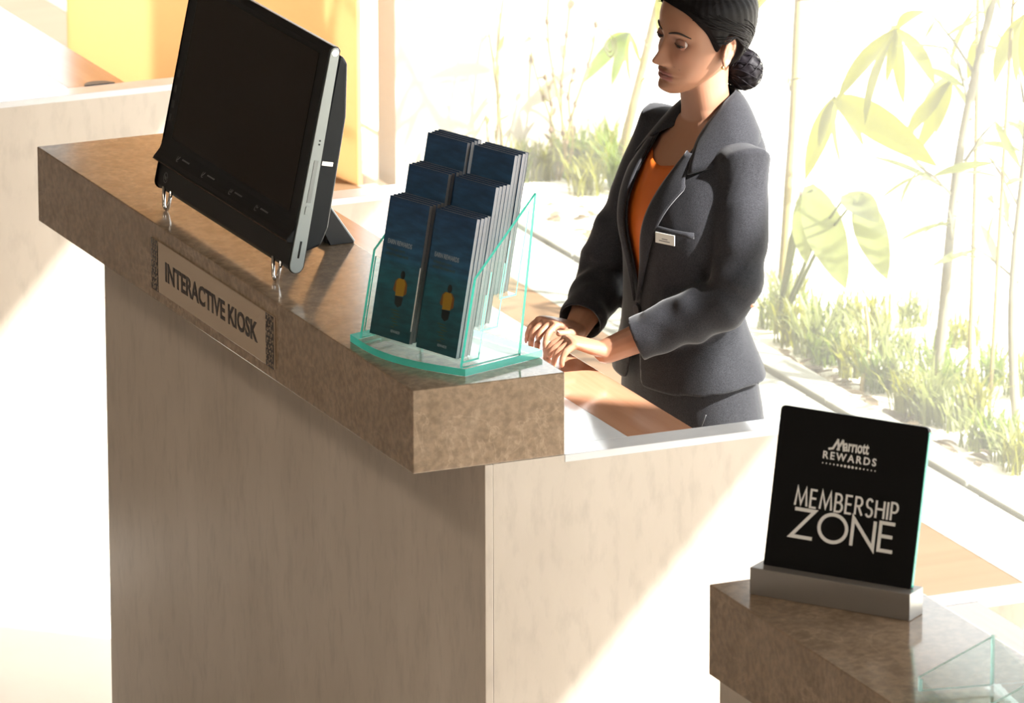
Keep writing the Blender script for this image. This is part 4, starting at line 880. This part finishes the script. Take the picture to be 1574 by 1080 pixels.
for k, (B_, T_, r, mk) in enumerate(CANES):
    B_, T_ = Vector(B_), Vector(T_); B_.y = min(B_.y, 5.60); t = thing('bamboo' if mk == 'cane' else 'young_tree', clab[k], 'bamboo' if mk == 'cane' else 'tree', B_, 0, 'canes and young trees in the garden bed'); cobj.append(t)
    L_ = (T_-B_)*(1.0 if k == 4 else (2.6 if mk == 'cane' else 2.2)); pts = []; rad = []; n = 18
    for i in range(n+1):
        q = i/n; pts.append(L_*q+Vector((.010*math.sin(5*q+k), .012*math.sin(7*q+2*k), 0))); rad.append(r*(1-.35*q)*(1.12 if (i % 3 == 0 and mk == 'cane') else 1))
    b_ = MB(); b_.tube(pts, rad, 8); b_.build('cane' if mk == 'cane' else 'trunk', M[mk], t, True)
    if mk == 'trunk':
        for q in range(7):
            a = L_*(0.35+.09*q); b2 = a+Vector((RNG.uniform(-.1, .1), RNG.uniform(-.15, .15), RNG.uniform(.06, .16))); b_ = MB(); b_.tube([a, (a+b2)/2+Vector((0, 0, .01)), b2], [r*.35, r*.25, r*.15], 6); b_.build('branch', M[mk], t, True)
            for w in range(5): e = b2+Vector((RNG.uniform(-.1, .1), RNG.uniform(-.12, .12), RNG.uniform(-.09, .05))); leaf('pale', B_+a.lerp(b2, .4+.12*w), B_+e, t)
    elif k != 4:
        for q in range(16):
            a = B_+L_*(.42+.036*q); e = a+Vector((RNG.uniform(-.16, .16), RNG.uniform(-.18, .18), RNG.uniform(-.16, -.02))); leaf('yel', a, e, t)
for k, N_, tips in CLUST:
    t = cobj[k]; q = min(1.0, max(.05, (N_[2]-CANES[k][0][2])/max(.01, CANES[k][1][2]-CANES[k][0][2]))); a = t.location.lerp(Vector(CANES[k][1]), q)
    b_ = MB(); mid = (a+Vector(N_))/2+Vector((0, 0, .03)); b_.tube([a-t.location, mid-t.location, Vector(N_)-t.location], [.003, .0024, .002], 5); b_.build('twig', M['cane'], t, True)
    for p in tips: leaf('green' if k == 0 else 'yel', N_, p, t)
# broad-leaved plant
BAN = [[[2.62, 3.769, 0.281], [2.58, 3.499, 0.117]], [[2.62, 3.808, 0.248], [2.58, 3.709, 0.113]], [[2.62, 3.571, 0.305], [2.58, 3.337, 0.318]], [[2.62, 3.503, 0.321], [2.58, 3.283, 0.19]], [[2.62, 3.745, 0.279], [2.58, 3.785, 0.21]]]
t = thing('broad_leaved_plant', 'broad pale leaves hanging beside the woman\'s elbow in the garden', 'plant', (2.64, 3.98, FZ-0.02))
b_ = MB()
for a, b2 in BAN:
    a = Vector(a); b_.tube([Vector((0, 0, 0)), (a-t.location)*.55+Vector((0, 0, .04)), a-t.location], [.006, .005, .003], 6); leaf('big', a, b2, t, .4)
b_.build('stalks', M['leafpale'], t, True)
# ginger with orange flower bracts, and thin grass stems
def stems(name, label, data, cat, flowers, wob):
    B0 = Vector(data[0][0]); B0.y = min(B0.y, 5.55); t = thing(name, label, cat, B0, 0)
    for (b0, tp) in data:
        L_ = (Vector(tp)-B0)*1.15; pts = [L_*q+Vector((wob*math.sin(6*q+L_.y*40), wob*math.sin(5*q+L_.z*30), 0)) for q in np.linspace(0, 1, 9)]
        b_ = MB(); b_.tube([pts[0]+Vector((RNG.uniform(-.02, .02), RNG.uniform(-.02, .02), 0))]+pts[1:], [.0035]*8+[.0015], 6); b_.build('stem', M['cane'], t, True)
        for q in range(6):
            p = t.location+pts[2+q]; d = Vector((RNG.uniform(-.03, .03), RNG.uniform(-.05, .05), RNG.uniform(.01, .06)))
            leaf('dry' if (flowers and q % 2) else 'pale', p, p+d*(.8 if flowers else 1.1), t)
        if flowers:
            for q in range(4): p = pts[8-2*q]; b_ = MB(); b_.sphere(p, (.007, .007, .010), 8, 6); b_.build('flower_bract', M['bract'], t, True)
M['bract'] = mat('orange_bract', (0.14, 0.085, 0.042), 0.7)
stems('flowering_ginger', 'upright stems with orange bracts behind the leaflet holder', [[[2.774, 5.557, -0.14], [2.75, 5.687, 0.211]], [[2.774, 5.557, -0.14], [2.75, 5.562, 0.352]], [[2.774, 5.557, -0.14], [2.75, 5.462, 0.33]], [[2.774, 5.557, -0.14], [2.75, 5.327, 0.272]], [[2.774, 5.557, -0.14], [2.75, 5.604, 0.089]], [[2.774, 5.557, -0.14], [2.75, 5.408, 0.15]]], 'plant', True, .012)
stems('reed_clump', 'thin pale reeds against the white garden wall', [[[2.596, 5.637, -0.14], [2.62, 5.745, 0.106]], [[2.596, 5.637, -0.14], [2.62, 5.586, 0.35]], [[2.596, 5.637, -0.14], [2.62, 5.659, 0.23]], [[2.596, 5.637, -0.14], [2.62, 5.802, -0.048]]], 'plant', False, .010)
# grass tufts: each its own thing, blades joined
def tuft(loc, h, nb, m, label, name='grass_tuft', group='grass tufts along the kerb'):
    t = MB(); 
    for q in range(nb):
        a = RNG.uniform(0, 2*math.pi); le = RNG.uniform(.25, 1.0); hh = h*RNG.uniform(.5, 1.1); w = RNG.uniform(.0022, .0046); d = Vector((math.cos(a), math.sin(a), 0)); n_ = Vector((-d.y, d.x, 0)); b0 = Vector((RNG.uniform(-.035, .035), RNG.uniform(-.035, .035), 0))
        P = [b0+d*(le*hh*.75*s_*s_)+Vector((0, 0, hh*(s_-.35*le*s_*s_*s_))) for s_ in (0, .35, .7, 1)]
        t.add([P[0]-n_*w*.6, P[0]+n_*w*.6, P[1]-n_*w, P[1]+n_*w, P[2]-n_*w*.8, P[2]+n_*w*.8, P[3]], [(0, 1, 3, 2), (2, 3, 5, 4), (4, 5, 6)])
    o = t.build(name, m, None, True, loc, recalc=False); tag(o, label, 'grass', group); return o
TUF = [[2.653, 4.018, -0.14], [2.625, 3.871, -0.14], [2.63, 3.774, -0.14], [2.628, 3.682, -0.14], [2.694, 3.745, -0.14], [2.635, 3.556, -0.14], [2.728, 3.637, -0.14], [2.642, 3.431, -0.14], [2.684, 3.412, -0.14], [2.613, 3.205, -0.14], [2.631, 3.139, -0.14], [2.732, 3.271, -0.14], [2.661, 3.067, -0.14], [2.727, 3.096, -0.14], [2.637, 2.905, -0.14], [2.671, 2.89, -0.14], [2.65, 2.786, -0.14], [2.635, 2.708, -0.14], [2.728, 2.864, -0.14], [2.752, 4.005, -0.14], [2.824, 3.973, -0.14], [2.83, 3.842, -0.14], [2.817, 3.659, -0.14], [2.818, 3.474, -0.14], [2.824, 3.35, -0.14], [2.772, 4.191, -0.14], [2.924, 3.245, -0.14], [2.919, 3.368, -0.14], [2.969, 3.908, -0.14], [3.004, 3.701, -0.14]]
for i, p in enumerate(TUF):
    tuft((p[0], p[1], FZ-0.021), RNG.uniform(.09, .19), 64, M[('leafpale', 'leafyel', 'leafpale', 'leafgreen')[i % 4]], 'tuft of pale grass in the bed %s' % ('just right of the woman, under the broad leaves' if p[1] > 3.45 else 'around the leaning pale trunk, above the black sign' if p[1] > 2.95 else 'between the black sign and right frame edge'))
for i, p in enumerate([[2.81, 5.73, -0.14], [2.815, 5.637, -0.14], [2.832, 5.569, -0.14], [2.941, 5.748, -0.14], [2.915, 5.837, -0.14], [2.872, 5.513, -0.14], [2.877, 5.399, -0.14], [2.723, 5.618, -0.14], [2.651, 5.71, -0.14], [2.665, 5.872, -0.14], [2.895, 5.317, -0.14], [2.764, 5.376, -0.14]]):
    tuft((p[0], min(p[1], 5.58), FZ-0.021), RNG.uniform(.12, .20), 60, M[('leafgreen', 'leafyel')[i % 2]], 'lush green grass clump between the leaflet holder and the woman', group='grass clumps behind the holder')
LIT = [[2.536, 3.723, -0.14], [2.528, 3.634, -0.14], [2.573, 3.675, -0.14], [2.547, 3.534, -0.14], [2.544, 3.475, -0.14], [2.56, 3.438, -0.14], [2.527, 3.303, -0.14], [2.537, 3.239, -0.14], [2.541, 3.179, -0.14], [2.533, 3.096, -0.14], [2.521, 2.957, -0.14], [2.548, 2.945, -0.14], [2.526, 2.869, -0.14], [2.537, 2.808, -0.14], [2.581, 2.845, -0.14], [2.582, 3.161, -0.14], [2.584, 3.367, -0.14], [2.57, 3.615, -0.14], [2.592, 5.199, -0.14], [2.611, 5.119, -0.14], [2.595, 4.984, -0.14], [2.612, 4.941, -0.14], [2.649, 5.245, -0.14], [2.654, 5.135, -0.14]]
for p in LIT:
    for q in range(3):
        x, y = p[0]+RNG.uniform(-.03, .04), p[1]+RNG.uniform(-.06, .06); o = bpy.data.objects.new('fallen_leaf', LM['dry']); COL.objects.link(o); o.location = (max(x, 2.545), min(y, 5.6), FZ-0.008)
        o.rotation_euler = (RNG.uniform(-.3, .3), RNG.uniform(-.15, .25), RNG.uniform(0, 6.28)); o.scale = (RNG.uniform(.04, .075),)*3
        tag(o, 'dry fallen leaf lying by the kerb %s' % ('between the leaflet holder and the woman' if p[1] > 4.2 else 'right of the woman' if p[1] > 3.2 else 'behind the black sign'), 'leaf', 'fallen leaves beside the kerb')
